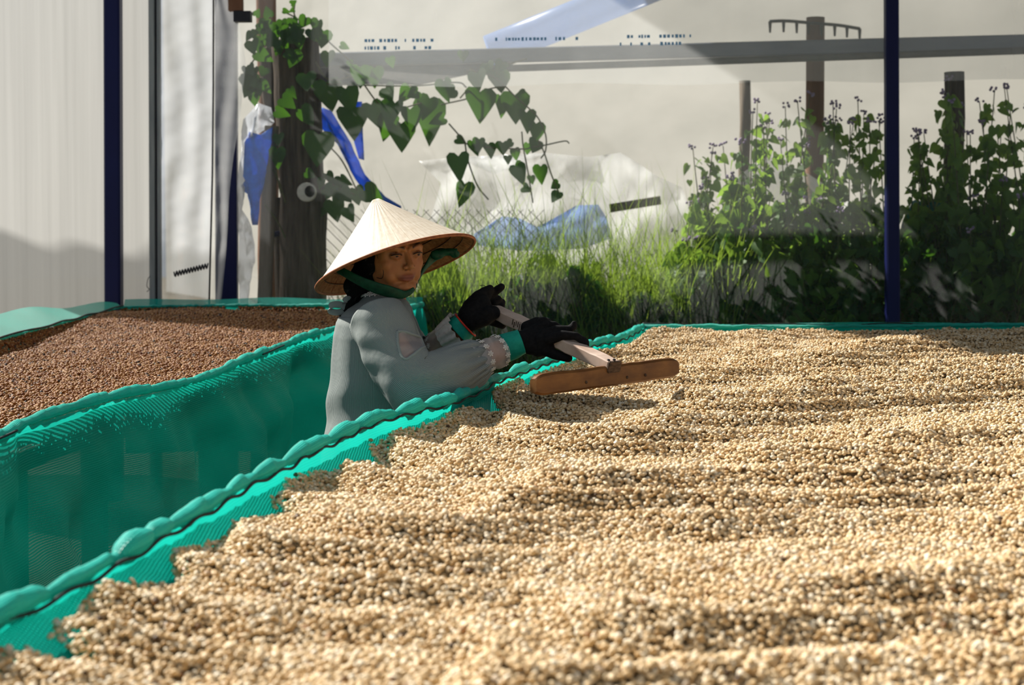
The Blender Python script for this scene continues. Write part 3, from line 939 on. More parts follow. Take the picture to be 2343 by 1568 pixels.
for k, (x, y, s, r) in enumerate(vl):
    big = x < 1600
    off = (0.22 + 0.05 * random.random()) if x < 780 else 0.20 + 0.22 * random.random() + (0.1 if x > 1650 else 0)
    sz = s / 2.756 / FPX * 8.0 * 1.12
    leaf_obj(random.choice(VLEAF), vine, z4p(x, y, off), sz,
             Euler((PI / 2 + random.uniform(-0.45, 0.35), random.uniform(-0.4, 0.4), 0), 'XYZ') if False else
             (Matrix.Rotation(random.uniform(-0.55, 0.55), 4, 'Z') @ Matrix.Rotation(math.radians(-r), 4, 'Y') @ Matrix.Rotation(PI / 2 + random.uniform(-0.5, 0.25), 4, 'X')).to_euler())
vst = [[(620,0),(625,110),(760,170),(830,260),(930,350),(1010,430)], [(540,70),(625,110)], [(750,390),(830,500),(1000,480)], [(820,530),(1160,540),(1400,540),(1640,520),(1700,550)], [(900,430),(1060,540)], [(1000,430),(1060,540),(1200,690),(1420,650)], [(1540,660),(1700,625),(1800,590),(1850,560),(1940,545)], [(1660,620),(1720,550)], [(1720,440),(1860,480),(1940,540),(2000,600),(2080,670),(2150,740),(2200,850),(2200,950),(2170,1000)], [(1950,410),(2080,370)], [(1590,780),(1660,860),(1690,900),(1710,1010),(1770,1170),(1840,1260)], [(1690,905),(1850,930),(2060,940),(2110,930),(2200,915),(2320,890),(2350,905)], [(2050,830),(2060,930),(2090,1090),(2120,1280)], [(2150,880),(2190,960),(2240,1110),(2300,1250)], [(835,920),(920,1020),(1010,1200)], [(790,1080),(850,1160),(1000,1230)], [(430,300),(330,420),(300,520)], [(500,800),(490,1000),(530,1220)], [(480,1070),(520,1150),(560,1280)], [(430,1290),(510,1400),(560,1500)], [(600,110),(480,250),(420,330)]]
for s in vst:
    pts = catmull([z4p(x, y, 0.30 + (0.05 if x > 1650 else 0)) for x, y in s], 8 * len(s))
    v, f = tube(pts, 0.0045, 6)
    mk('stem', v, f, M['stem'], vine)

def leafsoup(centers, sizes, meshes, facing=0.6):
    """many leaves as one mesh"""
    V, F, o = [], [], 0
    src = []
    for me in meshes:
        vv = np.empty(len(me.vertices) * 3); me.vertices.foreach_get('co', vv)
        src.append((vv.reshape(-1, 3), [tuple(p.vertices) for p in me.polygons]))
    for c, s in zip(centers, sizes):
        vv, fc = random.choice(src)
        R = (Matrix.Rotation(random.uniform(-PI, PI), 3, 'Z') @ Matrix.Rotation(random.uniform(-1, 1), 3, 'Y') @ Matrix.Rotation(random.uniform(0.2, 1.9), 3, 'X'))
        V.append(vv @ np.array(R.transposed()) * s + c)
        F += [tuple(i + o for i in q) for q in fc]; o += len(vv)
    return np.vstack(V), F

# shrubs: px centre, distance behind the film, top row, half width px, stems, leaf size m, wording
shr = [
 (1640, 0.55, 330, 55, 5, 0.060, 'slender shrub nearest the tall grass'),
 (1700, 0.40, 225, 70, 7, 0.065, 'tall mauve flowering shrub beside the grass'),
 (1790, 0.60, 215, 70, 6, 0.062, 'tall shrub growing before the toothed pole'),
 (1880, 0.45, 190, 75, 7, 0.066, 'highest shrub left of the blue post'),
 (1960, 0.55, 200, 60, 6, 0.064, 'leafy shrub close against the blue post'),
 (1600, 0.35, 430, 60, 6, 0.070, 'low sunlit shrub at the grass edge'),
 (1740, 0.28, 400, 70, 7, 0.085, 'broad leaved low shrub in the sun'),
 (1870, 0.26, 440, 80, 7, 0.085, 'low dense shrub under the tall stems'),
 (2085, 0.50, 270, 40, 4, 0.060, 'sparse shrub just right of the blue post'),
 (2150, 0.45, 180, 60, 6, 0.064, 'tall shrub before the dark pole'),
 (2230, 0.40, 200, 60, 7, 0.066, 'dark bushy shrub beside the barrel'),
 (2310, 0.45, 180, 60, 7, 0.064, 'dark shrub at the right edge of the picture'),
 (2290, 0.30, 400, 80, 7, 0.075, 'low dark shrub in the right corner'),
]
for (cx, off, ytop, hw, ns, ls, words) in shr:
    base = Wp(cx, 760, off); base[2] = -0.06
    root = empty('shrub', base)
    tag(root, words, 'shrub', 'shrubs outside the film wall')
    stems, centers, sizes, big = [], [], [], []
    for k in range(ns):
        dx = random.uniform(-1, 1) * hw
        top = Wp(cx + dx, ytop + random.uniform(0, 1) ** 1.3 * 130, off + random.uniform(-0.12, 0.2))
        b = base + np.array((random.uniform(-0.12, 0.12), random.uniform(-0.06, 0.1), 0))
        mid = (b + top) / 2 + np.array((random.uniform(-0.08, 0.08), random.uniform(-0.05, 0.05), 0.05))
        path = catmull([b, mid, top], 22)
        stems.append(tube(path, np.linspace(0.008, 0.0025, 22), 6))
        for t in np.linspace(0.30, 0.985, 24):
            p = path[int(t * 21)]
            for s in (0, 1):
                a = random.uniform(0, 2 * PI)
                reach = ls * random.uniform(0.3, 1.3) * (1.35 - 0.75 * t)
                q = p + np.array((math.cos(a) * reach, math.sin(a) * reach * 0.7, random.uniform(-0.02, 0.03)))
                size = ls * random.uniform(0.8, 1.45) * (1.25 - 0.5 * t)
                if q[1] < wallY(q[0], 0.17):
                    q[1] = wallY(q[0], 0.17)
                (big if (len(big) < 22 and math.sin(a) < 0 and t > 0.4 and random.random() < 0.6) else centers).append(q)
                if len(centers) > len(sizes): sizes.append(size)
        # flower head
        fl = []
        for _ in range(6):
            fl.append(ellipsoid(top + np.array((random.uniform(-0.02, 0.02), random.uniform(-0.02, 0.02), random.uniform(-0.005, 0.02))), (0.007,) * 3))
        v, f = joinvf(fl); o = mk('flower_head', v, f, M['flower'], root); o['kind'] = 'stuff'
    for s in stems:
        mk('stem', s[0], s[1], M['stem'], root)
    for q in big:
        leaf_obj(random.choice(SLEAF), root, q, ls * random.uniform(0.95, 1.45),
                 (Matrix.Rotation(random.uniform(-0.8, 0.8), 4, 'Z') @ Matrix.Rotation(random.uniform(-1.2, 1.2), 4, 'Y') @ Matrix.Rotation(PI / 2 + random.uniform(-0.9, 0.3), 4, 'X')).to_euler())
    # denser lower leaves
    for _ in range(260 if ytop > 350 else 170):
        y = random.uniform(max(ytop + 150, 470), 740)
        q = Wp(cx + random.uniform(-1.15, 1.15) * hw, y, off + random.uniform(-0.12, 0.35))
        q[1] = max(q[1], wallY(q[0], 0.17))
        centers.append(q); sizes.append(ls * random.uniform(0.8, 1.3))
    v, f = leafsoup(centers, sizes, SLEAF)
    o = mk('foliage', v, f, M['shrub'], root); o['kind'] = 'stuff'

# grass and dry undergrowth
def blades(n, xr, ytop, off, hmin, hmax, w, seed, droop=0.25):
    r = np.random.default_rng(seed)
    V, F, o = [], [], 0
    for k in range(n):
        x = r.uniform(*xr); of = r.uniform(*off)
        b = Wp(x, 760, of); b[2] = r.uniform(*ytop[2]) if len(ytop) > 2 else -0.05
        h = r.uniform(hmin, hmax)
        th = r.uniform(0, 2 * PI); dr = r.uniform(0.05, droop) * h
        pts = [b + np.array((math.cos(th) * dr * t * t, math.sin(th) * dr * t * t * 0.6, h * (t - 0.25 * t * t))) for t in (0, 0.4, 0.75, 1)]
        for p in pts: p[1] = max(p[1], wallY(p[0], 0.09))
        s = np.array((math.cos(th + PI / 2), math.sin(th + PI / 2), 0)); s = norm(s + np.array((0.8, 0, 0)))
        for p, ww in zip(pts, (1, 0.8, 0.5, 0.05)):
            V.append(p - s * w * ww); V.append(p + s * w * ww)
        F += [(o, o + 1, o + 3, o + 2), (o + 2, o + 3, o + 5, o + 4), (o + 4, o + 5, o + 7, o + 6)]
        o += 8
    return np.array(V), F
g1 = blades(1700, (860, 1130), (0, 0, (-0.05, -0.04)), (0.14, 0.8), 0.9, 1.95, 0.0035, 1, 0.35)
g2 = blades(3600, (1050, 1660), (0, 0, (-0.05, -0.04)), (0.14, 0.9), 0.95, 2.10, 0.004, 2, 0.4)
g5 = blades(420, (880, 1700), (0, 0, (-0.05, -0.04)), (0.14, 0.9), 1.8, 2.5, 0.0032, 8, 0.3)
v, f = joinvf([g1, g2, g5])
tag(mk('tall_grass', v, f, M['grass']), 'tall green grass growing against the film wall', 'grass', kind='stuff')
g3 = blades(4200, (745, 1720), (0, 0, (-0.05, 0.75)), (0.12, 0.9), 0.3, 0.7, 0.004, 3, 1.6)
g4 = blades(2600, (1600, 2380), (0, 0, (-0.05, 0.75)), (0.12, 0.9), 0.3, 0.7, 0.004, 4, 1.6)
v, f = joinvf([g3, g4])
tag(mk('dry_undergrowth', v, f, M['dry']), 'tangle of dry stalks at the foot of the film wall', 'undergrowth', kind='stuff')
cs = []; ss = []
for _ in range(6500):
    x_ = random.uniform(960, 2400); of_ = random.uniform(0.15, 1.7) if x_ > 1620 else random.uniform(0.8, 1.7); y = 745 - ((235 if x_ > 1620 else 130) + 30 * math.sin(x_ * 0.021) + 25 * math.sin(x_ * 0.057)) * random.random() ** 1.3; q = Wp(x_, y, of_); cs.append(q); ss.append(random.uniform(0.035, 0.075))
for _ in range(4200):  # dark front leaves put in as shade over the foot of the grass
    x_ = random.uniform(960, 1700); y = 745 - (85 + 35 * math.sin(x_ * 0.016) + 25 * math.sin(x_ * 0.043 + 1)) * random.random(); cs.append(Wp(x_, y, random.uniform(0.13, 0.5))); ss.append(random.uniform(0.03, 0.06))
v, f = leafsoup(cs, ss, SLEAF)
tag(mk('weed_leaves', v, f, M['vine']), 'green weeds coloured dark to stand in for shade behind the film', 'weeds', kind='stuff')

# ================================================================== DRYING BEDS
RIMZ = 1.012
def rim_from_px(pts, z=None, straighten=0.5):
    z = RIMZ if z is None else z
    P = np.array([Wz(x, y, z) for x, y in pts])
    a, b = P[0], P[-1]
    out = []
    for (x, y), p in zip(pts, P):
        u, vv = ray(x, y)
        k = (b[0] - a[0]) / (b[1] - a[1])
        Ys = (a[0] - k * a[1]) / (u - k)
        Y = p[1] * (1 - straighten) + Ys * straighten
        out.append((u * Y, Y, CAMZ + vv * Y))
    return np.array(out)
rimpx = [(0, 1420), (115, 1367), (196, 1323), (284, 1275), (384, 1215), (442, 1184), (511, 1142), (576, 1102), (645, 1071), (691, 1042), (730, 1025), (820, 982), (866, 963), (910, 952), (963, 938), (1005, 929), (1035, 920), (1089, 897), (1134, 873), (1245, 833), (1307, 811), (1340, 795), (1414, 779), (1440, 768), (1471, 750)]
RL = rim_from_px(rimpx, straighten=0.45)
# carry the rim on towards the camera end
d0 = norm(RL[0] - RL[4]); 
RL = np.vstack([RL[0] + d0 * 0.55, RL[0] + d0 * 0.28, RL])
RL = catmull(RL, 260)
FR = np.array([Wz(x, y, RIMZ) for x, y in ((1471, 750), (1700, 751), (2000, 750), (2343, 747), (2600, 745))])
FRc = catmull(FR, 60)
RRn = RL[:, :2] + np.array((1.80, 0.0))
NEARY = RL[0][1]

def net_z(px, py):
    d1 = distpoly(px, py, [tuple(p[:2]) for p in RL[::6]])
    d2 = distpoly(px, py, [tuple(p[:2]) for p in FRc[::6]])
    d = np.minimum(d1, d2)
    return 0.955 + (1.012 - 0.010 - 0.955) * np.exp(-(d / 0.055) ** 1.5), d

# --- tray net (inner): strips in from the left rim across to the right rim
bedR = empty('drying_bed', (0.9, 3.5, 0.0))
tag(bedR, 'large raised drying bed of teal netting full of pale beans', 'drying bed')
def strip_surface(A, B, n_in, warp):
    out = np.zeros((len(A), n_in, 3))
    for j in range(n_in):
        s = (j / (n_in - 1)) ** warp
        out[:, j] = A + (B - A) * s
    return out
Bside = RL.copy(); Bside[:, 0] += 1.80
T = strip_surface(RL, Bside, 80, 2.4)
lim = np.interp(T[..., 0], FRc[:, 0], FRc[:, 1])
T[..., 1] = np.minimum(T[..., 1], lim - 0.0)
zz_, dd_ = net_z(T[..., 0].ravel(), T[..., 1].ravel())
T[..., 2] = zz_.reshape(T.shape[:2])
# small puckers running down from the lacing
T[..., 2] += (0.004 * np.exp(-(dd_.reshape(T.shape[:2]) / 0.05)) * wob(T * np.array((1, 1, 0)), 45, 2, 7))
UVt = T[..., :2].copy()
gridmesh('tray_net', T, M['net'], bedR, uv=UVt)

def skirt(rim, bottom, name, parent, mat, amp, out_dir, flare=0.05, n=34, freq=9, seed=3, puck=0.02):
    P = np.zeros((n, len(rim), 3)); UV = np.zeros((n, len(rim), 2))
    L = np.concatenate([[0], np.cumsum(np.linalg.norm(np.diff(rim, axis=0), axis=1))])
    od = np.asarray(out_dir, float)
    for i in range(n):
        s = i / (n - 1)
        P[i] = rim + od * (flare * math.sin(min(1, s * 2.2) * PI / 2))
        P[i, :, 2] = rim[:, 2] + (bottom - rim[:, 2]) * s
        w = wob(np.stack([L, np.full_like(L, s * 0.8), np.zeros_like(L)], 1), freq, 3, seed)
        P[i] += od * (amp * w * min(1, s * 4))[:, None] if np.ndim(w) else 0
        UV[i, :, 0] = L; UV[i, :, 1] = (rim[:, 2] - P[i, :, 2])
    return gridmesh(name, P, mat, parent, uv=UV)
od = np.array((-0.97, 0.25, 0))
skirt(RL, 0.30, 'side_net', bedR, M['net_skirt'], 0.02, od, 0.03)
skirt(FRc, 0.30, 'end_net', bedR, M['net_skirt'], 0.015, np.array((0.05, 1, 0)), 0.03)

def rim_roll(path, name, parent, seed, rbase=0.0108, every=(0.08, 0.27), bulge=0.85, lift=0.004, mat=None):
    """rolled hem, pinched at every lacing hole so that it puffs in scallops"""
    r = random.Random(seed)
    L = np.concatenate([[0], np.cumsum(np.linalg.norm(np.diff(path, axis=0), axis=1))])
    cuts = [0]
    while cuts[-1] < L[-1]:
        cuts.append(cuts[-1] + r.uniform(*every))
    n = int(L[-1] / 0.006)
    s = np.linspace(0, L[-1], n)
    P = np.stack([np.interp(s, L, path[:, k]) for k in range(3)], 1)
    R = np.zeros(n)
    for a, b in zip(cuts[:-1], cuts[1:]):
        m = (s >= a) & (s < b)
        t = (s[m] - a) / (b - a)
        R[m] = rbase * (0.45 + bulge * r.uniform(0.35, 1.35) * np.sin(t ** r.uniform(0.7, 1.4) * PI) ** 0.6)
    P[:, 2] += lift + R * 0.45
    d, S, T_ = frames(P)
    seg = 14
    a = np.linspace(0, 2 * PI, seg, endpoint=False)
    Q = np.zeros((n, seg, 3)); UV = np.zeros((n, seg, 2))
    for i in range(n):
        side = norm(np.cross(d[i], (0, 0, 1))); up = np.cross(side, d[i])
        for k in range(seg):
            Q[i, k] = P[i] + side * math.cos(a[k]) * R[i] * 1.2 + up * math.sin(a[k]) * R[i] * 1.05
            UV[i, k] = (s[i], a[k] * 0.02)
    Q += 0.0025 * wob(Q, 60, 2, seed)[..., None]
    o = gridmesh(name, Q, mat or M['net_rim'], parent, uv=UV, closed=True)
    return o, P, cuts, s

def lacing(path, parent, offset, seed, r=0.0045, period=0.11, amp=0.006):
    L = np.concatenate([[0], np.cumsum(np.linalg.norm(np.diff(path, axis=0), axis=1))])
    n = int(L[-1] / 0.008)
    s = np.linspace(0, L[-1], n)
    P = np.stack([np.interp(s, L, path[:, k]) for k in range(3)], 1) + np.asarray(offset)
    P[:, 2] += amp * np.sin(s * 2 * PI / period + 1.5 * np.sin(s * 3.1 + seed)) - 0.001
    v, f = tube(P, r, 6)
    return mk('lacing_cord', v, f, M['cord'], parent)
rim_roll(RL, 'rim_roll', bedR, 3)
lacing(RL, bedR, np.array((0.0135, -0.002, 0.001)), 1, 0.0028, 0.13, 0.0035)
FRh = FRc.copy(); FRh[:, 2] += 0.0
o, *_ = rim_roll(FRc, 'end_roll', bedR, 5, 0.010, (0.3, 0.6), 0.25, 0.004)
# loose double hem standing up at the far end
hem = np.zeros((5, len(FRc), 3)); huv = np.zeros((5, len(FRc), 2))
for i in range(5):
    hem[i] = FRc + np.array((0, 0.03 + 0.01 * i, 0))
    hem[i, :, 2] += -0.015 + 0.007 * i + 0.004 * np.sin(FRc[:, 0] * 5 + 1)
    huv[i, :, 0] = FRc[:, 0]; huv[i, :, 1] = 0.012 * i
gridmesh('loose_hem', hem, M['net'], bedR, uv=huv)
lacing(FRc, bedR, np.array((0, 0.012, 0.014)), 2, 0.003, 0.4, 0.004)
# corner fold of netting
cf = np.array([[Wz(1471, 750, RIMZ) + np.array((-0.16 * a - 0.0 * b, -0.19 * a + 0.03, 0.012 - 0.06 * a ** 1.5 - 0.10 * b)) for a in np.linspace(0, 1, 12)] for b in np.linspace(0, 1, 6)])
gridmesh('corner_fold', cf, M['net'], bedR, uv=cf[..., [0, 2]])
# frame under the bed
def frame_bars(parent, lefts, rights, ztop, name='leg'):
    pass
k0, k1 = RL[10], RL[-6]
for i in range(6):
    q = RL[int(10 + i * 48)]
    for dx in (0.03, 1.72):
        v, f = bar((q[0] + dx, q[1], 0.0), (q[0] + dx, q[1], 0.95), 0.045, 0.045, (0, 1, 0)); mk('leg', v, f, M['bluepaint'], bedR, smooth=False)
    v, f = bar((q[0] + 0.03, q[1], 0.915), (q[0] + 1.72, q[1], 0.915), 0.04, 0.04); mk('crossbar', v, f, M['bluepaint'], bedR, smooth=False)
for dx in (0.03, 1.72):
    v, f = tube(RL[5::25] * np.array((1, 1, 0)) + np.array((dx, 0, 0.93)), 0.02, 8); mk('side_rail', v, f, M['bluepaint'], bedR)

# --- left bed
RIMZ = 1.03
lrpx = [(0, 1001), (46, 974), (138, 942), (220, 919), (285, 903), (340, 893), (432, 875), (505, 850), (565, 822), (661, 786), (716, 766), (762, 755), (860, 728), (966, 699)]
LR = rim_from_px(lrpx, straighten=0.5)
d0 = norm(LR[0] - LR[3])
LR = catmull(np.vstack([LR[0] + d0 * 1.1, LR[0] + d0 * 0.5, LR]), 220)
RIMZ = 1.03
llpx = [(-140, 820), (0, 778), (140, 741), (280, 704)]
LL = np.array([Wz(x, y, RIMZ) for x, y in llpx])
LL = catmull(np.vstack([LL[0] + (LL[0] - LL[1]) * 2.2, LL]), 120)
LF = catmull(np.array([LL[-1], Wz(500, 700, RIMZ), Wz(760, 700, RIMZ), LR[-1]]), 60)
bedL = empty('drying_bed', (-1.4, 5.3, 0.0))
tag(bedL, 'smaller raised drying bed of teal netting full of brown beans', 'drying bed')
def net_zL(px, py):
    d = np.minimum(distpoly(px, py, [tuple(p[:2]) for p in LR[::6]]), np.minimum(distpoly(px, py, [tuple(p[:2]) for p in LL[::6]]), distpoly(px, py, [tuple(p[:2]) for p in LF[::6]])))
    return 0.955 + (1.03 - 0.012 - 0.955) * np.exp(-(d / 0.045) ** 1.5), d
ta = np.linspace(0, 1, 120)
LRr = np.stack([np.interp(ta, np.linspace(0, 1, len(LR)), LR[:, k]) for k in range(3)], 1)
LLr = np.stack([np.interp(ta, np.linspace(0, 1, len(LL)), LL[:, k]) for k in range(3)], 1)
s_ = np.linspace(0, 1, 50); s_ = 0.5 - 0.5 * np.cos(s_ * PI)
T = LLr[:, None] * (1 - s_)[None, :, None] + LRr[:, None] * s_[None, :, None]
zz_, dd_ = net_zL(T[..., 0].ravel(), T[..., 1].ravel())
T[..., 2] = zz_.reshape(T.shape[:2])
gridmesh('tray_net', T, M['net'], bedL, uv=T[..., :2].copy())
skirt(LR, 0.28, 'side_net', bedL, M['net_skirt'], 0.07, np.array((0.99, -0.14, 0)), 0.03, seed=9, freq=5)
skirt(LF, 0.28, 'end_net', bedL, M['net_skirt'], 0.02, np.array((0, 1, 0)), 0.03, seed=4)
rim_roll(LR, 'rim_roll', bedL, 11, 0.015, (0.14, 0.34), 0.35, 0.0)
for a_, b_ in ((22, 34), (150, 158)):
    lacing(LR[a_:b_], bedL, np.array((0.016, -0.006, 0.004)), 5, 0.0028, 0.7, 0.002)
rim_roll(LF, 'end_roll', bedL, 12, 0.010, (0.3, 0.5), 0.3, 0.0)
rim_roll(LL, 'far_roll', bedL, 13, 0.008, (0.3, 0.5), 0.3, 0.0)
lacing(LL, bedL, np.array((0.006, -0.006, 0.010)), 8, 0.004, 0.6, 0.003)
# loose outer hem lifting up behind the far rim
hem = np.zeros((10, len(LL), 3)); huv = np.zeros((10, len(LL), 2))
tt = np.linspace(0, 1, len(LL))
for i in range(10):
    s = i / 9
    of_ = np.interp(LL[:, 1], [4.0, 6.4, 7.8], [1.0, 0.8, 0.15])[:, None]
    hem[i] = LL + np.array((-0.26 * s, 0.32 * s, 0)) * of_
    hh = np.interp(LL[:, 1], [4.0, 5.8, 6.4, 7.2, 7.8], [0.10, 0.080, 0.055, 0.045, 0.015])
    hem[i, :, 2] += s * hh + 0.012 * s * np.sin(LL[:, 1] * 6)
    huv[i, :, 0] = LL[:, 1]; huv[i, :, 1] = s * 0.15
gridmesh('loose_hem', hem, M['net'], bedL, uv=huv)
hem = np.zeros((5, len(LF), 3)); huv = np.zeros((5, len(LF), 2))
for i in range(5):
    hem[i] = LF + np.array((0, 0.02 + 0.008 * i, 0)); hem[i, :, 2] += -0.01 + 0.011 * i + 0.005 * np.sin(LF[:, 0] * 9)
    huv[i, :, 0] = LF[:, 0]; huv[i, :, 1] = 0.012 * i
gridmesh('end_hem', hem, M['net'], bedL, uv=huv)
for x, y in ((85, 1000), (265, 930), (520, 860), (900, 720)):
    q = Wz(x, y, 0.98)
    for dx, nm in ((-0.06, 'leg'), (-0.95, 'leg')):
        v, f = bar((q[0] + dx, q[1], 0), (q[0] + dx, q[1], 0.94), 0.06, 0.06, (0, 1, 0)); mk(nm, v, f, M['plank'], bedL, smooth=False)
    v, f = bar((q[0] - 0.06, q[1], 0.91), (q[0] - 0.95, q[1], 0.91), 0.05, 0.05); mk('crossbar', v, f, M['plank'], bedL, smooth=False)
for dx, z in ((-0.07, 0.93), (-0.08, 0.55)):
    v, f = tube(LR[5:215:20] * np.array((1, 1, 0)) + np.array((dx, 0, z)), 0.022, 8); mk('side_rail', v, f, M['plank'], bedL)

# ------------------------------------------------------------------ beans
def bean_mesh(name, mat):
    bm = bmesh.new()
    bmesh.ops.create_icosphere(bm, subdivisions=2, radius=1.0)
    for v_ in bm.verts:
        x, y, z = v_.co
        z2 = z * 0.74 if z > 0 else z * 0.44
        if z < -0.2 and abs(y) < 0.3:
            z2 += 0.14
        v_.co = (x * 0.0054, y * 0.0047, z2 * 0.0056)
    me = bpy.data.meshes.new(name); bm.to_mesh(me); bm.free()
    me.polygons.foreach_set('use_smooth', np.ones(len(me.polygons), bool))
    me.materials.append(mat)
    return me
PALE = bean_mesh('pale_bean', M['pale'])
BROWN = bean_mesh('brown_bean', M['brown'])

def ridge(x):
    x = x - np.floor(x)
    return np.where(x < 0.36, x / 0.36, (1 - x) / 0.64)

beanpx = [(-260, 1560), (-100, 1500), (0, 1488), (60, 1484), (110, 1495), (190, 1506), (150, 1468), (118, 1436), (135, 1420), (182, 1426), (176, 1388), (196, 1366), (230, 1346), (300, 1330), (350, 1330), (412, 1338), (396, 1302), (390, 1266), (440, 1250), (520, 1226), (530, 1202), (600, 1182), (652, 1180), (622, 1152), (640, 1132), (650, 1106), (690, 1086), (730, 1076), (800, 1086), (830, 1052), (918, 1082), (852, 1038), (846, 1022), (880, 1010), (900, 986), (960, 976), (1015, 956), (1060, 930), (1146, 940), (1126, 902), (1150, 880), (1208, 884), (1222, 856), (1300, 830), (1326, 822), (1346, 806), (1420, 796), (1440, 790), (1480, 774), (1520, 762), (1546, 755), (1620, 757), (1700, 764), (1780, 768), (1850, 764), (2000, 768), (2060, 771), (2343, 764), (2700, 762)]
def on_net(x, y, lift=0.007, nzf=None):
    u, vv = ray(x, y)
    Ya, Yb = (0.93 - CAMZ) / vv, (1.05 - CAMZ) / vv
    Ys = np.linspace(Yb, Ya, 400)
    if Yb > Ya: Ys = Ys[::-1]
    Ys = np.sort(Ys)
    zz = CAMZ + vv * Ys
    nz = np.maximum((nzf or net_z)(u * Ys, Ys)[0], 0.972)
    hit = np.where(zz <= nz + lift)[0]
    i = hit[0] if len(hit) else len(Ys) - 1
    return np.array((u * Ys[i], Ys[i], zz[i]))
BP = np.array([on_net(x, y)[:2] for x, y in beanpx])
def right_limit(Y): return np.interp(Y, RL[:, 1], RL[:, 0] + 1.74)
rr_ = [(right_limit(Y), Y) for Y in np.linspace(BP[-1, 1] - 0.0, 1.1, 14)]
rr_[0] = (max(rr_[0][0], BP[-1, 0]), rr_[0][1])
bpoly = [tuple(p) for p in BP] + [q for q in rr_] + [(-0.55, 1.1)]
leftline = [tuple(p) for p in BP]

def height_right(x, y):
    P = np.stack([x, y, np.zeros_like(x)], -1)
    w1 = wob(P, 2.2, 2, 1); w2 = wob(P, 7.0, 3, 2); w3 = wob(P, 22.0, 2, 3)
    dline = distpoly(x, y, leftline)
    ph = (y * 0.95 + x * (0.55 * np.exp(-dline * 1.6) + 0.06)) / 0.25 + 0.9 * w1 + 0.35 * w2
    zr = 0.046 * (ridge(ph) - 0.45) * (0.75 + 0.35 * np.clip(w2, -1, 1))
    # raked mound beside the corner
    z = 0.985 + zr + 0.014 * w1 + 0.006 * w2 + 0.0035 * w3
    z += 0.022 * np.exp(-((x - 0.75) ** 2 / 0.10 + (y - 5.6) ** 2 / 0.5))
    return z, dline

def fill(poly, spacing, hfun, nzfun, mask, seed, edge=0.022, extra=0.34):
    r = np.random.default_rng(seed)
    pa = np.array(poly)
    x0, y0 = pa.min(0); x1, y1 = pa.max(0)
    nx = int((x1 - x0) / spacing); ny = int((y1 - y0) / (spacing * 0.866))
    gx, gy = np.meshgrid(np.arange(nx), np.arange(ny))
    X = x0 + (gx + 0.5 * (gy % 2)) * spacing; Y = y0 + gy * spacing * 0.866
    X = X.ravel() + r.uniform(-0.34, 0.34, X.size) * spacing; Y = Y.ravel() + r.uniform(-0.34, 0.34, Y.size) * spacing
    k = mask(X, Y); X, Y = X[k], Y[k]
    k = inpoly(X, Y, poly); X, Y = X[k], Y[k]
    ex = r.random(X.size) < extra
    X2 = np.concatenate([X, X[ex] + r.uniform(-0.5, 0.5, ex.sum()) * spacing]); Y2 = np.concatenate([Y, Y[ex] + r.uniform(-0.5, 0.5, ex.sum()) * spacing])
    up = np.concatenate([np.zeros(X.size), np.full(ex.sum(), 0.0045)])
    zt, dl = hfun(X2, Y2)
    nz, _ = nzfun(X2, Y2)
    e = np.clip(dl / edge, 0, 1) ** 0.6
    z = np.maximum(nz + 0.004 + (zt - nz - 0.004) * e, nz + 0.004) + up + r.normal(0, 0.0012, X2.size)
    rot = np.stack([r.normal(0, 0.55, X2.size) + PI * (r.random(X2.size) < 0.35), r.normal(0, 0.45, X2.size), r.uniform(0, 2 * PI, X2.size)], 1)
    sc_ = r.uniform(0.82, 1.06, X2.size)
    return np.stack([X2, Y2, z], 1), rot, sc_

def maskR(X, Y):
    px = PX + X / Y * FPX
    return (px > -260) & (px < 2780) & (Y > 1.36)
PR, RR_, SR = fill(bpoly, 0.0078, height_right, net_z, maskR, 5)

# brown bed
lbpx = [(-200, 840), (0, 792), (65, 777), (150, 757), (230, 738), (280, 720), (300, 712), (335, 712), (370, 709), (420, 705), (470, 709), (510, 716), (520, 726), (560, 716), (600, 712), (690, 716), (760, 722), (860, 716), (930, 712)]
LB = [tuple(Wz(x, y, 0.985)[:2]) for x, y in lbpx]
inner = [(p[0] - 0.022, p[1]) for p in LR[::8][::-1]]
lpoly = LB + [q for q in inner if q[1] < LB[-1][1] - 0.02 and q[1] > 2.2] + [(LB[0][0], 2.2)]
def height_left(x, y):
    P = np.stack([x, y, np.zeros_like(x)], -1)
    d = np.minimum(distpoly(x, y, LB), 10)
    w1 = wob(P, 2.0, 2, 6); w2 = wob(P, 8.0, 3, 8)
    z = 0.985 + 0.010 * w1 + 0.006 * w2
    z += 0.026 * np.exp(-(((x + 1.55) / 0.28) ** 2 + ((y - 7.2) / 0.6) ** 2)) + 0.034 * np.exp(-((y - 7.25) / 0.55) ** 2)
    d2 = distpoly(x, y, [tuple(p[:2]) for p in LR[::6]])
    z += 0.036 * np.exp(-(d2 / 0.07) ** 2)
    return z, d
def maskL(X, Y):
    px = PX + X / Y * FPX
    return (px > -420) & (Y > 2.3)
PL, RLo, SL = fill(lpoly, 0.0098, height_left, net_zL, maskL, 9)
SL = SL * 1.17

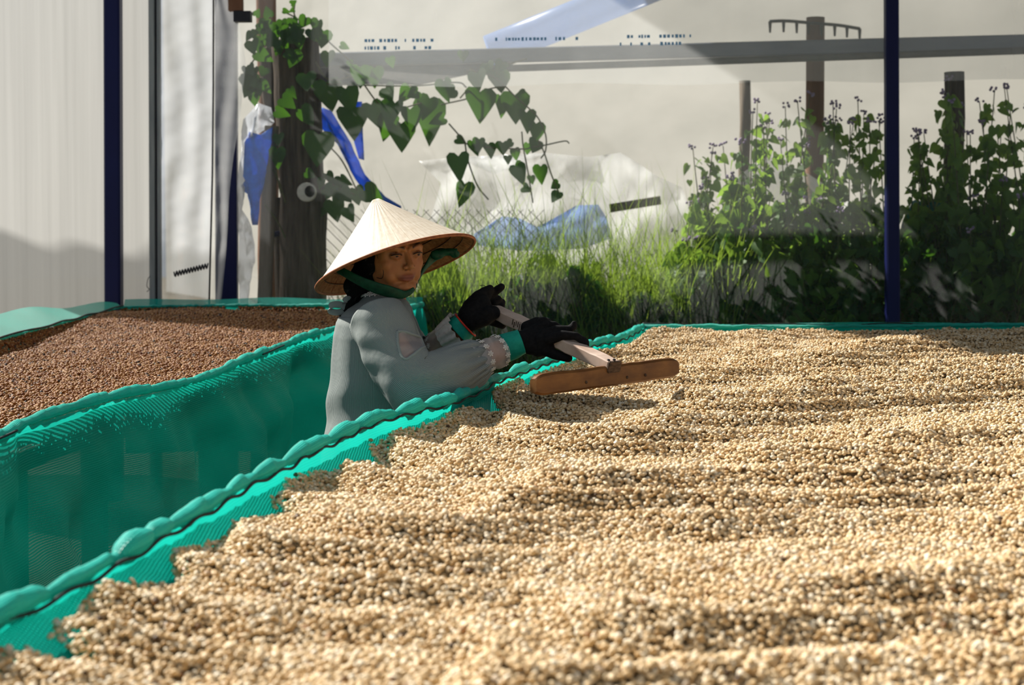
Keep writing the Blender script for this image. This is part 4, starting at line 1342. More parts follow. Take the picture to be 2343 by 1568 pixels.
def singles(P, Rt, S, n, me, label, group):
    x, y = to_px(P)
    vis = np.where((x > 4) & (x < 2338) & (y > 4) & (y < 1562) & (P[:, 2] > 0.955))[0]
    order = vis[np.argsort(P[vis, 1])][:n]
    objs = []
    for i in order:
        o = bpy.data.objects.new(me.name, me)
        COL.objects.link(o)
        o.location = P[i]; o.rotation_euler = Rt[i]; o.scale = (S[i],) * 3
        tag(o, label, 'coffee bean', group)
        objs.append(o)
    keep = np.ones(len(P), bool); keep[order] = False
    return objs, keep
oR, keepR = singles(PR, RR_, SR, 290, PALE, 'pale coffee bean in the blurred rows along the bottom edge', 'nearest pale coffee beans')
oL, keepL = singles(PL, RLo, SL, 290, BROWN, 'brown coffee bean in the lower left corner of the brown bed', 'nearest brown coffee beans')
# strays lying by themselves on the teal net
strays = [(668, 1082, 'leftmost of the two stray pale beans on the net below the rim'), (677, 1087, 'right hand one of the two stray pale beans on the net'),
          (848, 1008, 'stray pale bean upper left of the jagged bean edge'), (872, 1014, 'stray pale bean just off the jagged bean edge'),
          (117, 1457, 'lone stray pale bean on the net low at the bottom corner'), (1411, 790, 'stray pale bean on the net behind the rake handle'),
          (1478, 770, 'stray pale bean near the far corner of the bed'), (1517, 761, 'stray pale bean highest on the far corner net')]
for x, y, lb in strays:
    p = on_net(x, y, 0.004)
    o = bpy.data.objects.new('pale_bean', PALE); COL.objects.link(o)
    o.location = p; o.rotation_euler = (random.uniform(-0.4, 0.4), random.uniform(-0.3, 0.3), random.uniform(0, 6)); o.scale = (1.1,) * 3
    tag(o, lb, 'coffee bean', 'stray pale beans on the net')

def bean_nodes(name, obj):
    ng = bpy.data.node_groups.new(name, 'GeometryNodeTree')
    ng.interface.new_socket('Geometry', in_out='INPUT', socket_type='NodeSocketGeometry')
    ng.interface.new_socket('Geometry', in_out='OUTPUT', socket_type='NodeSocketGeometry')
    N = ng.nodes
    gi = N.new('NodeGroupInput'); go = N.new('NodeGroupOutput')
    inst = N.new('GeometryNodeInstanceOnPoints')
    oi = N.new('GeometryNodeObjectInfo'); oi.inputs['Object'].default_value = obj; oi.transform_space = 'ORIGINAL'
    ar = N.new('GeometryNodeInputNamedAttribute'); ar.data_type = 'FLOAT_VECTOR'; ar.inputs['Name'].default_value = 'rot'
    as_ = N.new('GeometryNodeInputNamedAttribute'); as_.data_type = 'FLOAT'; as_.inputs['Name'].default_value = 'scl'
    e2r = N.new('FunctionNodeEulerToRotation')
    cmp_ = N.new('FunctionNodeCompare'); cmp_.data_type = 'FLOAT'; cmp_.operation = 'GREATER_THAN'
    jn = N.new('GeometryNodeJoinGeometry')
    L = ng.links.new
    L(gi.outputs[0], inst.inputs['Points'])
    L(oi.outputs['Geometry'], inst.inputs['Instance'])
    L(ar.outputs['Attribute'], e2r.inputs[0]); L(e2r.outputs[0], inst.inputs['Rotation'])
    L(as_.outputs['Attribute'], inst.inputs['Scale'])
    L(as_.outputs['Attribute'], cmp_.inputs[0]); cmp_.inputs[1].default_value = 0.01
    L(cmp_.outputs[0], inst.inputs['Selection'])
    L(inst.outputs['Instances'], jn.inputs[0])
    L(gi.outputs[0], jn.inputs[0])
    L(jn.outputs[0], go.inputs[0])
    return ng

def bean_stuff(name, P, Rt, S, poly, hfun, nzfun, obj, matbase, label, mask, cell=0.016):
    pa = np.array(poly)
    x0, y0 = pa.min(0); x1, y1 = pa.max(0)
    nx = int((x1 - x0) / cell) + 1; ny = int((y1 - y0) / cell) + 1
    gx, gy = np.meshgrid(x0 + np.arange(nx) * cell, y0 + np.arange(ny) * cell)
    zt, dl = hfun(gx.ravel(), gy.ravel())
    nz, _ = nzfun(gx.ravel(), gy.ravel())
    ins = inpoly(gx.ravel(), gy.ravel(), poly) & (dl > 0.010)
    z = np.where(ins, np.maximum(zt - 0.006, nz - 0.002), nz - 0.01)
    idx = -np.ones(nx * ny, int)
    V = np.stack([gx.ravel(), gy.ravel(), z], 1)
    F = []
    insg = ins.reshape(ny, nx)
    for j in range(ny - 1):
        for i in range(nx - 1):
            if insg[j, i] and insg[j, i + 1] and insg[j + 1, i] and insg[j + 1, i + 1]:
                F.append((j * nx + i, j * nx + i + 1, (j + 1) * nx + i + 1, (j + 1) * nx + i))
    used = np.unique(np.array(F).ravel())
    remap = -np.ones(nx * ny, int); remap[used] = np.arange(len(used))
    V = V[used]; F = [tuple(remap[list(q)]) for q in F]
    nb = len(V)
    allv = np.vstack([V, P])
    o = mk(name, allv, F, matbase)
    me = o.data
    rot = np.vstack([np.zeros((nb, 3)), Rt]); scl = np.concatenate([np.zeros(nb), S])
    a = me.attributes.new('rot', 'FLOAT_VECTOR', 'POINT'); a.data.foreach_set('vector', rot.ravel())
    a = me.attributes.new('scl', 'FLOAT', 'POINT'); a.data.foreach_set('value', scl)
    md = o.modifiers.new('beans', 'NODES'); md.node_group = bean_nodes(name, obj)
    tag(o, label, 'coffee beans', kind='stuff')
    return o
M['palebase'] = simple('pale_under', (0.22, 0.15, 0.08), (0.50, 0.38, 0.22), (160, 160, 160), 0.8, 0.1, 0.004)
M['brownbase'] = simple('brown_under', (0.08, 0.035, 0.012), (0.26, 0.13, 0.05), (140, 140, 140), 0.8, 0.1, 0.004)
bean_stuff('pale_coffee_beans', PR[keepR], RR_[keepR], SR[keepR], bpoly, height_right, net_z, oR[0], M['palebase'], 'pale parchment coffee beans spread over the large bed', maskR)
bean_stuff('brown_coffee_beans', PL[keepL], RLo[keepL], SL[keepL], lpoly, height_left, net_zL, oL[0], M['brownbase'], 'brown coffee beans spread over the smaller bed', maskL)
print('beans', len(PR), len(PL))

# ================================================================== RAKE
rk0 = W(1106, 701, 4.20); rk1 = W(1402, 838, 3.85)
hd = norm(rk1 - rk0)
bdir = norm(np.cross((0, 0, 1), hd))          # along the board
rake = empty('wooden_rake', (rk1[0], rk1[1], 1.04)); tag(rake, 'wooden bean rake held over the pale beans', 'rake')
def wobbly_bar(p0, p1, w, h, up, n, amp, seed, bevel=0.1, endround=0.0):
    d = norm(p1 - p0); s = norm(np.cross(d, up)); t = np.cross(s, d)
    b = bevel * min(w, h)
    prof = np.array([(-w/2 + b, -h/2), (w/2 - b, -h/2), (w/2, -h/2 + b), (w/2, h/2 - b), (w/2 - b, h/2), (-w/2 + b, h/2), (-w/2, h/2 - b), (-w/2, -h/2 + b)])
    P = []
    L = np.linalg.norm(p1 - p0)
    for i in range(n):
        k = i / (n - 1)
        ed = 1.0
        if endround:
            q = min(k, 1 - k) * L
            ed = 1 - 0.35 * max(0, 1 - q / endround) ** 2
        P.append([p0 + (p1 - p0) * k + s * a * (1 if not endround else 1) + t * c * ed for a, c in prof])
    P = np.array(P)
    P += amp * wob(P, 40, 2, seed)[..., None] * t
    F = gridfaces(n, 8, True) + [tuple(range(7, -1, -1)), tuple(range((n - 1) * 8, n * 8))]
    return P.reshape(-1, 3), F
v, f = wobbly_bar(rk0, rk1, 0.044, 0.030, (0, 0, 1), 24, 0.0012, 1)
mk('handle', v, f, M['handle'], rake, smooth=False)
# dark ink stamps on the near side of the handle
side = norm(np.cross(hd, (0, 0, 1)))
side = side if side[1] < 0 else -side
upn = np.cross(side, hd); upn = upn if upn[2] > 0 else -upn
for t0, n_ in ((0.29, 9), (0.07, 4)):
    for k in range(n_):
        c = rk0 + (rk1 - rk0) * (t0 + 0.014 * k) + side * 0.0228 + upn * random.uniform(-0.004, 0.004)
        hh = random.uniform(0.006, 0.011)
        v, f = bar(c - upn * hh, c + upn * hh, random.uniform(0.0012, 0.003), 0.0012, side)
        mk('ink_mark', v, f, M['endgrain'], rake, smooth=False)
bc_ = W(1391, 862, 3.852)
bl = bc_ - bdir * 0.262; brr = bc_ + bdir * 0.262
if bl[0] > brr[0]: bl, brr = brr, bl
brr[2] += 0.004
v, f = wobbly_bar(bl, brr, 0.022, 0.052, (0, 0, 1), 60, 0.0010, 4, 0.25, 0.03)
mk('head_board', v, f, M['board'], rake, smooth=False)
e0 = rk1 + hd * 0.001
v, f = bar(e0, e0 + hd * 0.008, 0.046, 0.031); mk('handle_end', v, f, M['endgrain'], rake, smooth=False)
for x, y in ((1392, 826), (1405, 825)):
    p = W(x, y, 3.84)
    v, f = tube([p, p + upn * 0.004], 0.004, 8); mk('nail', v, f, M['darksteel'], rake)
for x, y in ((1331, 868), (1430, 866), (1476, 858)):
    p = bc_ + bdir * ((x - 1391) / 909.0 / abs(bdir[0])) + hd * np.array((1, 1, 0)) * 0.0
    p = p + norm(hd * np.array((1, 1, 0))) * 0.0112 + np.array((0, 0, -0.006))
    v, f = ellipsoid(p, (0.004, 0.004, 0.004)); mk('knot', v, f, M['endgrain'], rake)

# ================================================================== PERSON
D = 4.1
def H(x, y, d=0.0): return W(x, y, D + d)
yaw, pitch, rollh = math.radians(33), math.radians(4), math.radians(3)
Fw = np.array((math.sin(yaw) * math.cos(pitch), -math.cos(yaw) * math.cos(pitch), -math.sin(pitch)))
Rw = norm(np.cross((0, 0, 1), -Fw) * 1.0)
if Rw[0] < 0: Rw = -Rw
Uw = np.cross(Rw, -Fw)
if Uw[2] < 0: Uw = -Uw
Rw2 = Rw * math.cos(rollh) + Uw * math.sin(rollh); Uw2 = Uw * math.cos(rollh) - Rw * math.sin(rollh)
Rw, Uw = Rw2, Uw2
HC = H(899, 578, 0.0)
def hp(r, f, u): return HC + Rw * r + Fw * f + Uw * u
HF = np.array([Rw, Fw, Uw])
parts = []
def el(r, f, u, a, b, c): parts.append(ellipsoid(hp(r, f, u), (a, b, c), HF))
el(0, -0.012, 0.028, 0.072, 0.085, 0.066)       # cranium (low, under the hat)
el(0, 0.026, -0.020, 0.0695, 0.056, 0.084)        # face mass
el(0, 0.048, 0.026, 0.050, 0.030, 0.030)         # forehead
el(0, 0.063, -0.087, 0.022, 0.0185, 0.0195)        # chin
for s in (-1, 1):
    parts += chain([(hp(s * 0.054, 0.0, -0.040), 0.020), (hp(s * 0.046, 0.022, -0.072), 0.019), (hp(s * 0.016, 0.058, -0.088), 0.018)])
    el(s * 0.043, 0.048, -0.024, 0.020, 0.020, 0.022)   # cheekbone
    el(s * 0.046, 0.043, 0.002, 0.018, 0.022, 0.032)   # temple
    el(s * 0.033, 0.048, -0.054, 0.022, 0.021, 0.026)   # cheek
    parts += chain([(hp(s * 0.012, 0.079, 0.018), 0.0085), (hp(s * 0.034, 0.073, 0.022), 0.0095), (hp(s * 0.050, 0.058, 0.017), 0.0095)])  # brow
    el(s * 0.0115, 0.088, -0.0315, 0.0068, 0.0085, 0.0060)   # nostril wing
    # lids
    parts += chain([(hp(s * 0.017, 0.0775, 0.000), 0.0030), (hp(s * 0.031, 0.0835, 0.0060), 0.0036), (hp(s * 0.046, 0.074, 0.002), 0.0032)])
    parts += chain([(hp(s * 0.018, 0.0765, -0.002), 0.0030), (hp(s * 0.031, 0.0800, -0.0068), 0.0036), (hp(s * 0.045, 0.072, -0.002), 0.0030)])
    el(s * 0.066, -0.004, -0.016, 0.010, 0.018, 0.030)   # ear
parts += chain([(hp(0, 0.076, 0.010), 0.0070), (hp(0, 0.086, -0.010), 0.0072), (hp(0, 0.098, -0.0265), 0.0088)])  # nose
el(0, 0.089, -0.0335, 0.009, 0.010, 0.0055)
el(0, 0.064, -0.050, 0.034, 0.018, 0.022)        # muzzle
for s in (-1, 1):      # lips
    parts += chain([(hp(s * 0.0255, 0.0690, -0.0585), 0.0030), (hp(s * 0.0130, 0.0805, -0.0560), 0.0044), (hp(s * 0.0040, 0.0835, -0.0548), 0.0042), (hp(0, 0.0835, -0.0556), 0.0040)])
    parts += chain([(hp(s * 0.0240, 0.0690, -0.0605), 0.0028), (hp(s * 0.0120, 0.0795, -0.0645), 0.0050), (hp(0, 0.0825, -0.0658), 0.0055)])
parts += chain([(hp(0, -0.015, -0.055), 0.050), (H(886, 690, 0.0), 0.052), (H(872, 725, 0.0), 0.065)])  # neck
# trunk and limbs
parts += [ellipsoid(H(866, 790, 0.0), (0.095, 0.145, 0.13)), ellipsoid(H(862, 730, 0.0), (0.070, 0.150, 0.055)), ellipsoid(H(864, 900, 0.0), (0.090, 0.125, 0.13)), ellipsoid(H(862, 1010, 0.0), (0.105, 0.150, 0.13))]
SHn, ELn, WRn = H(866, 738, -0.165), H(948, 884, -0.26), H(1163, 794, -0.115)
SHf, ELf, WRf = H(880, 738, 0.165), H(950, 850, 0.13), H(1060, 748, 0.03)
HNn, HNf = H(1225, 780, -0.095), H(1095, 712, 0.03)
for S_, E_, Wr, Hn in ((SHn, ELn, WRn, HNn), (SHf, ELf, WRf, HNf)):
    parts += chain([(S_, 0.052), ((S_ + E_) / 2, 0.044), (E_, 0.036), (E_ * 0.6 + Wr * 0.4, 0.037), (Wr, 0.0255), (Hn, 0.022)])
hip = H(862, 1050, 0.0)
for s in (-1, 1):
    parts += chain([(hip + np.array((0, s * 0.085, 0)), 0.088), (np.array((hip[0] + 0.01, hip[1] + s * 0.095, 0.45)), 0.058), (np.array((hip[0] - 0.015, hip[1] + s * 0.10, 0.07)), 0.036), (np.array((hip[0] + 0.11, hip[1] + s * 0.11, 0.035)), 0.032)])
BV, BF = remeshed(parts, 0.003, 4)
person = mk('person', BV, BF, M['skin'])
tag(person, 'person in conical hat and grey ribbed blouse raking pale beans', 'person')
# skin tints: lips, brows, cheeks; shade painted into mouth line and nostrils
loc = np.stack([(BV - HC) @ Rw, (BV - HC) @ Fw, (BV - HC) @ Uw], 1)
tint = np.tile(np.array((0.42, 0.170, 0.060)), (len(BV), 1))
def blend(mask, col):
    global tint
    tint = tint * (1 - mask[:, None]) + np.array(col) * mask[:, None]
front = loc[:, 1] > 0.04
lip = np.exp(-((loc[:, 0] / 0.0245) ** 4 + ((loc[:, 2] + 0.0605) / 0.0100) ** 4)) * front * (loc[:, 1] > 0.07)
blend(lip * 0.9, (0.22, 0.050, 0.038))
seam = np.exp(-((loc[:, 0] / 0.0255) ** 4 + ((loc[:, 2] + 0.0600) / 0.0018) ** 2)) * front
blend(seam * 0.7, (0.10, 0.02, 0.015))
for s in (-1, 1):
    ck = np.exp(-(((loc[:, 0] - s * 0.038) / 0.02) ** 2 + ((loc[:, 2] + 0.03) / 0.02) ** 2)) * front
    blend(ck * 0.4, (0.42, 0.13, 0.06))
    t_ = (np.abs(loc[:, 0]) - 0.013) / 0.04
    by = 0.0195 + 0.010 * np.sin(np.clip(t_, 0, 1) * 2.2)
    br_ = ((s * loc[:, 0] > 0.012) & (s * loc[:, 0] < 0.053)) * np.exp(-((loc[:, 2] - by) / 0.0042) ** 2) * front
    blend(br_ * 0.95, (0.02, 0.012, 0.008))
    eyd = np.exp(-(((loc[:, 0] - s * 0.031) / 0.018) ** 4 + ((loc[:, 2]) / 0.010) ** 4)) * front
    blend(eyd * 0.45, (0.16, 0.06, 0.03))
    nos = np.exp(-(((loc[:, 0] - s * 0.0065) / 0.0032) ** 2 + ((loc[:, 2] + 0.0390) / 0.003) ** 2)) * (loc[:, 1] > 0.078)
    blend(nos * 0.95, (0.02, 0.006, 0.004))
ca = person.data.color_attributes.new('tint', 'FLOAT_COLOR', 'POINT')
ca.data.foreach_set('color', np.hstack([tint, np.ones((len(tint), 1))]).ravel())

# eyes
for s in (-1, 1):
    e = hp(s * 0.0315, 0.0700, 0.0)
    v, f = ellipsoid(e, (0.0120, 0.0114, 0.0088), HF)
    eo = mk('eye', v, f, M['eyewhite'], person)
    v, f = ellipsoid(e + Fw * 0.0085 + Rw * 0.001 + Uw * 0.0005, (0.0064, 0.0036, 0.0066), HF)
    mk('iris', v, f, M['iris'], eo)
    pts = catmull([hp(s * 0.0165, 0.081, 0.0005), hp(s * 0.024, 0.0860, 0.0042), hp(s * 0.032, 0.0872, 0.0048), hp(s * 0.041, 0.0820, 0.0038), hp(s * 0.0475, 0.0765, 0.0012)], 18)
    v, f = tube(pts, [0.0006] + [0.0013] * 16 + [0.0006], 6)
    mk('eyelash', v, f, M['hair'], person)

# scarf over hair and neck
sp = [ellipsoid(hp(0, -0.021, -0.010), (0.0850, 0.076, 0.088), HF)]
sp += chain([(hp(-0.03, -0.05, -0.04), 0.055), (H(838, 650, 0.01), 0.050), (H(835, 672, 0.01), 0.050)])
sp += chain([(hp(-0.058, -0.004, -0.030), 0.026), (hp(-0.050, -0.008, -0.075), 0.024), (H(845, 664, -0.03), 0.024)])
sp += chain([(hp(-0.02, -0.085, -0.03), 0.035), (H(808, 655, 0.0), 0.028)])
v, f = remeshed(sp, 0.004, 5)
v = v + 0.0025 * wob(v, 70, 2, 3)[:, None] * norm(np.array((0.3, -1, 0.2)))
mk('head_scarf', v, f, M['scarf'], person)
pts = catmull([hp(-0.066, 0.028, 0.012), hp(-0.064, 0.040, -0.015), hp(-0.058, 0.052, -0.038), hp(-0.058, 0.044, -0.060), hp(-0.064, 0.024, -0.060)], 26)
v, f = tube(pts, 0.0009, 6); mk('hair_strand', v, f, M['hair'], person)

# hat
bc2 = H(906, 607, 0.015)
ax = norm(np.array((-0.295, 0.215, 0.93)))
h1 = norm(np.cross((0, 1, 0), ax)); h2 = np.cross(ax, h1)
RB, HH = 0.221, 0.190
seg, nr = 184, 24
HP = np.zeros((nr, seg, 3)); HU = np.zeros((nr, seg, 2))
for i in range(nr):
    k = i / (nr - 1)
    r = RB * (1 - k) + 0.010 * k
    hgt = HH * k - 0.004 * math.sin(k * PI)
    for j in range(seg):
        a = 2 * PI * j / seg
        HP[i, j] = bc2 + (h1 * math.cos(a) + h2 * math.sin(a)) * (r + 0.0008 * math.sin(a * 46)) + ax * hgt
        HU[i, j] = (j / seg, k)
FH = gridfaces(nr, seg, True) + [tuple((nr - 1) * seg + j for j in range(seg))]
hat = mk('conical_hat', HP.reshape(-1, 3), FH, M['hat'], person, uv=HU.reshape(-1, 2))
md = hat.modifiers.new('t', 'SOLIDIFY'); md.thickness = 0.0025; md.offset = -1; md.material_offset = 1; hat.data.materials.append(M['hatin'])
def circ(r, hgt, n=96): 
    a = np.linspace(0, 2 * PI, n, endpoint=True)
    return bc2 + (h1[None] * np.cos(a)[:, None] + h2[None] * np.sin(a)[:, None]) * r + ax * hgt
v, f = tube(circ(RB + 0.001, 0.0), 0.0045, 8, caps=False); mk('brim_binding', v, f, M['hatbind'], hat)
for k in range(1, 9):
    kk = k / 9.5
    v, f = tube(circ(RB * (1 - kk) - 0.004, HH * kk - 0.002, 64), 0.0016, 6, caps=False); mk('hoop', v, f, M['hatrib'], hat)
for a in np.linspace(0, 2 * PI, 16, endpoint=False):
    dr = h1 * math.cos(a) + h2 * math.sin(a)
    v, f = tube([bc2 + dr * (RB - 0.006) + ax * 0.002, bc2 + dr * 0.012 + ax * (HH - 0.012)], 0.0013, 6); mk('spoke', v, f, M['hatbind'], hat)
v, f = tube(circ(0.0165, HH - 0.010, 40), 0.0028, 8, caps=False); mk('crown_ring', v, f, M['hatrib'], hat)
pts = [bc2 + ax * (HH - 0.004) + (h1 * math.cos(a) + h2 * math.sin(a)) * 0.012 for a in np.linspace(0, 5, 10)]
v, f = tube(catmull(pts, 20), 0.002, 6); mk('crown_twine', v, f, M['hatbind'], hat)

# chin strap
def ribbon(pts, w, th, up, n=60, tw=None, seg=12):
    P = catmull(pts, n)
    ww = np.interp(np.linspace(0, 1, n), np.linspace(0, 1, len(w)), w) if np.ndim(w) else np.full(n, w)
    d, s, t = frames(P)
    a = np.linspace(0, 2 * PI, seg, endpoint=False)
    Q = []
    for i in range(n):
        upv = np.asarray(up, float); upv = norm(upv - d[i] * np.dot(upv, d[i])); sd = np.cross(d[i], upv)
        Q.append([P[i] + upv * math.cos(k) * ww[i] + sd * math.sin(k) * th for k in a])
    Q = np.array(Q)
    return Q.reshape(-1, 3), gridfaces(n, seg, True) + [tuple(range(seg - 1, -1, -1)), tuple(range((n - 1) * seg, n * seg))]
v, f = ribbon([H(770, 614, -0.045), H(795, 628, -0.075), H(825, 644, -0.096), H(858, 658, -0.104), H(885, 666, -0.104), H(908, 672, -0.094), H(926, 674, -0.078), H(942, 666, -0.050), H(952, 652, -0.020)],
              [0.012, 0.013, 0.014, 0.016, 0.016, 0.014, 0.010, 0.008, 0.008], 0.0035, (0, -0.25, 1), 70)
mk('chin_strap', v, f, M['strap'], hat)
v, f = ribbon([H(945, 664, -0.02), H(955, 642, 0.005), H(966, 622, 0.03), H(982, 600, 0.05), H(1000, 582, 0.055), H(1020, 577, 0.05), H(1046, 578, 0.045)],
              [0.006, 0.010, 0.014, 0.018, 0.015, 0.010, 0.011], 0.005, (0.5, -0.2, 1), 50)
mk('chin_strap', v, f, M['strap'], hat)
sp = [ellipsoid(H(1000, 584, 0.045), (0.020, 0.014, 0.014)), ellipsoid(H(1018, 577, 0.05), (0.026, 0.012, 0.010)), ellipsoid(H(1040, 580, 0.05), (0.016, 0.008, 0.012))]
v, f = remeshed(sp, 0.004, 2); v = v + 0.004 * wob(v, 60, 2, 5)[:, None] * np.array((0.2, -0.6, 0.7))
mk('strap_knot', v, f, M['strap'], hat)

# blouse body
lev = [(668, 872, 0.052, 0.056), (682, 868, 0.058, 0.064), (696, 863, 0.078, 0.095), (712, 860, 0.094, 0.138), (735, 861, 0.108, 0.168), (765, 864, 0.119, 0.180), (820, 867, 0.127, 0.182), (900, 866, 0.131, 0.178), (960, 863, 0.134, 0.183), (1010, 862, 0.139, 0.19), (1090, 862, 0.15, 0.20)]
ny_, nt_ = 90, 160
yy = np.linspace(668, 1090, ny_)
lv = np.array(lev)
BP_ = np.zeros((ny_, nt_, 3)); BU = np.zeros((ny_, nt_, 2))
for i, y in enumerate(yy):
    cx, a, b = (np.interp(y, lv[:, 0], lv[:, k]) for k in (1, 2, 3))
    c = H(cx, y, 0.0)
    for j in range(nt_):
        t = 2 * PI * j / nt_
        ex = 2.3
        ct, st = math.cos(t), math.sin(t)
        rx = math.copysign(abs(ct) ** (2 / ex), ct) * a; ry = math.copysign(abs(st) ** (2 / ex), st) * b
        BP_[i, j] = c + np.array((rx, ry, 0.010 * ct if y < 720 else 0))
        BU[i, j] = (t * 0.14, -y / 854)
# cloth folds: drag lines from the arm and at the waist
ctr = BP_.mean(axis=1, keepdims=True)
nr_ = BP_ - ctr; nr_ /= np.linalg.norm(nr_, axis=2, keepdims=True)
fold = 0.006 * wob(BP_ * np.array((1, 1, 0.45)), 16, 2, 9) + 0.006 * np.exp(-((BP_[..., 2] - 0.98) / 0.07) ** 2) * np.sin(BP_[..., 2] * 42 + BP_[..., 1] * 18)
wgt = np.clip((yy - 690) / 80, 0, 1)[:, None]
BP_ = BP_ + nr_ * (fold * wgt)[..., None]
BU[:, -1, 0] = 2 * PI * 0.14 * (nt_ - 1) / nt_
blouse = gridmesh('blouse', BP_, M['rib'], person, uv=BU, closed=True)

def sleeve(S_, E_, Wr, rad, n=110, m=120, seed=1, bend=0.35, hang=0.03):
    # rounded path through the elbow
    A = S_ + (E_ - S_) * (1 - bend); B = E_ + (Wr - E_) * bend
    P = catmull([S_, S_ + (E_ - S_) * 0.4, A, E_ * 0.62 + (A + B) * 0.19, B, E_ + (Wr - E_) * 0.7, Wr], n)
    d, s, t = frames(P, (0, 1, 0))
    k = np.linspace(0, 1, n)
    R = np.interp(k, [q[0] for q in rad], [q[1] for q in rad])
    Q = np.zeros((n, m, 3)); UV = np.zeros((n, m, 2))
    a = np.linspace(0, 2 * PI, m, endpoint=False)
    L = np.concatenate([[0], np.cumsum(np.linalg.norm(np.diff(P, axis=0), axis=1))])
    for i in range(n):
        ring = P[i] + (s[i][None] * np.cos(a)[:, None] + t[i][None] * np.sin(a)[:, None]) * R[i]
        Q[i] = ring
        UV[i, :, 0] = a * 0.075; UV[i, :, 1] = L[i]
    nr = Q - P[:, None]; nr /= np.linalg.norm(nr, axis=2, keepdims=True)
    # gravity: the lower side of the forearm sleeve hangs, elbow bags out
    down = np.clip(-nr[..., 2], 0, 1)
    g = np.exp(-((k - 0.56) / 0.18) ** 2)[:, None] * hang
    Q[..., 2] -= down * g
    Q = Q + nr * (0.006 * wob(Q, 24, 2, seed))[..., None]
    # gathers fanning from the cuff
    ga = np.clip((k - 0.70) / 0.28, 0, 1)[:, None] * np.sin(a * 17 + 2 * np.sin(a * 3))[None]
    Q = Q + nr * (0.0045 * ga)[..., None]
    return Q, UV
CUn = H(1103, 822, -0.145)
Qn, Un = sleeve(SHn + np.array((-0.01, 0.03, 0.015)), ELn + np.array((0.0, 0, -0.005)), CUn, [(0, 0.070), (0.12, 0.076), (0.32, 0.075), (0.5, 0.076), (0.62, 0.072), (0.80, 0.066), (0.92, 0.056), (1.0, 0.040)], 130, 150, 2)
sx_, sy_ = to_px(Qn)
lens = [(907, 757), (925, 757), (955, 768), (980, 772), (992, 786), (985, 796), (968, 797), (950, 812), (925, 828), (914, 812), (908, 785)]
inl = inpoly(sx_, sy_, lens)
n_, m_ = Qn.shape[:2]
cd = np.zeros((n_, m_), bool)
# only the side facing the camera
nrmY = np.zeros((n_, m_))
Fs, Fo = [], []
cen = Qn.mean(axis=1)
fcs = gridfaces(n_, m_, True)
Vn = Qn.reshape(-1, 3); inlf = inl.ravel(); cenr = np.repeat(cen, m_, axis=0)
facing = (Vn[:, 1] - cenr[:, 1]) < 0.02
for q in fcs:
    ok = all(inlf[i] and facing[i] for i in q)
    (Fs if ok else Fo).append(q)
def submesh(V, F, U):
    used = sorted({i for q in F for i in q}); mp = {u: i for i, u in enumerate(used)}
    return V[used], [tuple(mp[i] for i in q) for q in F], U[used]
v, f, u = submesh(Vn, Fo, Un.reshape(-1, 2))
# fresh UV seam: close the wrap with a copy column is not needed, ribs run along the arm
slv = mk('sleeve', v, f, M['rib'], blouse, uv=u)
slv.modifiers.new('t', 'SOLIDIFY').thickness = 0.003
if Fs:
    v, f, u = submesh(Vn, Fs, Un.reshape(-1, 2))
    cc = v.mean(0)
    v = v + (0.004 * wob(v, 55, 2, 4))[:, None] * np.array((0, -1, 0.3))
    mk('sheer_panel', v, f, M['sheer'], blouse, uv=u)
    from collections import defaultdict
    ec = defaultdict(int); nb = defaultdict(list)
    for q in Fs:
        for a_, b_ in zip(q, q[1:] + q[:1]): ec[(min(a_, b_), max(a_, b_))] += 1
    for (a_, b_), c_ in ec.items():
        if c_ == 1: nb[a_].append(b_); nb[b_].append(a_)
    st = next(iter(nb)); loop = [st]; prv = None
    while len(loop) < 2000:
        nx_ = [q for q in nb[loop[-1]] if q != prv]
        if not nx_ or nx_[0] == st: break
        prv = loop[-1]; loop.append(nx_[0])
    LP = Vn[loop]
    for _ in range(14): LP = 0.5 * LP + 0.25 * (np.roll(LP, 1, 0) + np.roll(LP, -1, 0))
    v, f = tube(np.vstack([LP, LP[:1]]) + np.array((0, -0.002, 0)), 0.0042, 8, caps=False)
    mk('panel_piping', v, f, M['lace'] if False else M['rib'], blouse, uv=np.zeros((len(v), 2)))
CUf = H(992, 803, 0.085)
Qf, Uf = sleeve(SHf, ELf, CUf, [(0, 0.068), (0.3, 0.070), (0.6, 0.070), (0.85, 0.058), (1.0, 0.044)], 90, 80, 5)
gridmesh('sleeve', Qf, M['rib'], blouse, uv=Uf, closed=True)

# sheer under-sleeves with lace
def forearm_tube(p0, p1, r0, r1, n, m, amp, seed):
    P = catmull([p0, (p0 + p1) / 2, p1], n); d, s, t = frames(P, (0, 1, 0)); a = np.linspace(0, 2 * PI, m, endpoint=False)
    R = np.linspace(r0, r1, n)
    Q = P[:, None] + (s[:, None] * np.cos(a)[None, :, None] + t[:, None] * np.sin(a)[None, :, None]) * R[:, None, None]
    nr = Q - P[:, None]; nr /= np.linalg.norm(nr, axis=2, keepdims=True)
    Q = Q + nr * (amp * wob(Q, 50, 2, seed))[..., None]
    return Q, P, s, t, R
def flower(c, nrm, r, mat):
    z = norm(nrm); x = norm(np.cross(z, (0.2, 0.3, 1))); y = np.cross(z, x)
    out = [ellipsoid(c, (r * 0.28,) * 3)]
    a0 = random.uniform(0, 2)
    for k in range(6):
        a = a0 + 2 * PI * k / 6
        p = c + (x * math.cos(a) + y * math.sin(a)) * r * 0.62
        fr_ = np.array([x * math.cos(a) + y * math.sin(a), np.cross(z, x * math.cos(a) + y * math.sin(a)), z])
        out.append(ellipsoid(p, (r * 0.36, r * 0.26, r * 0.10), fr_))
    return joinvf(out)
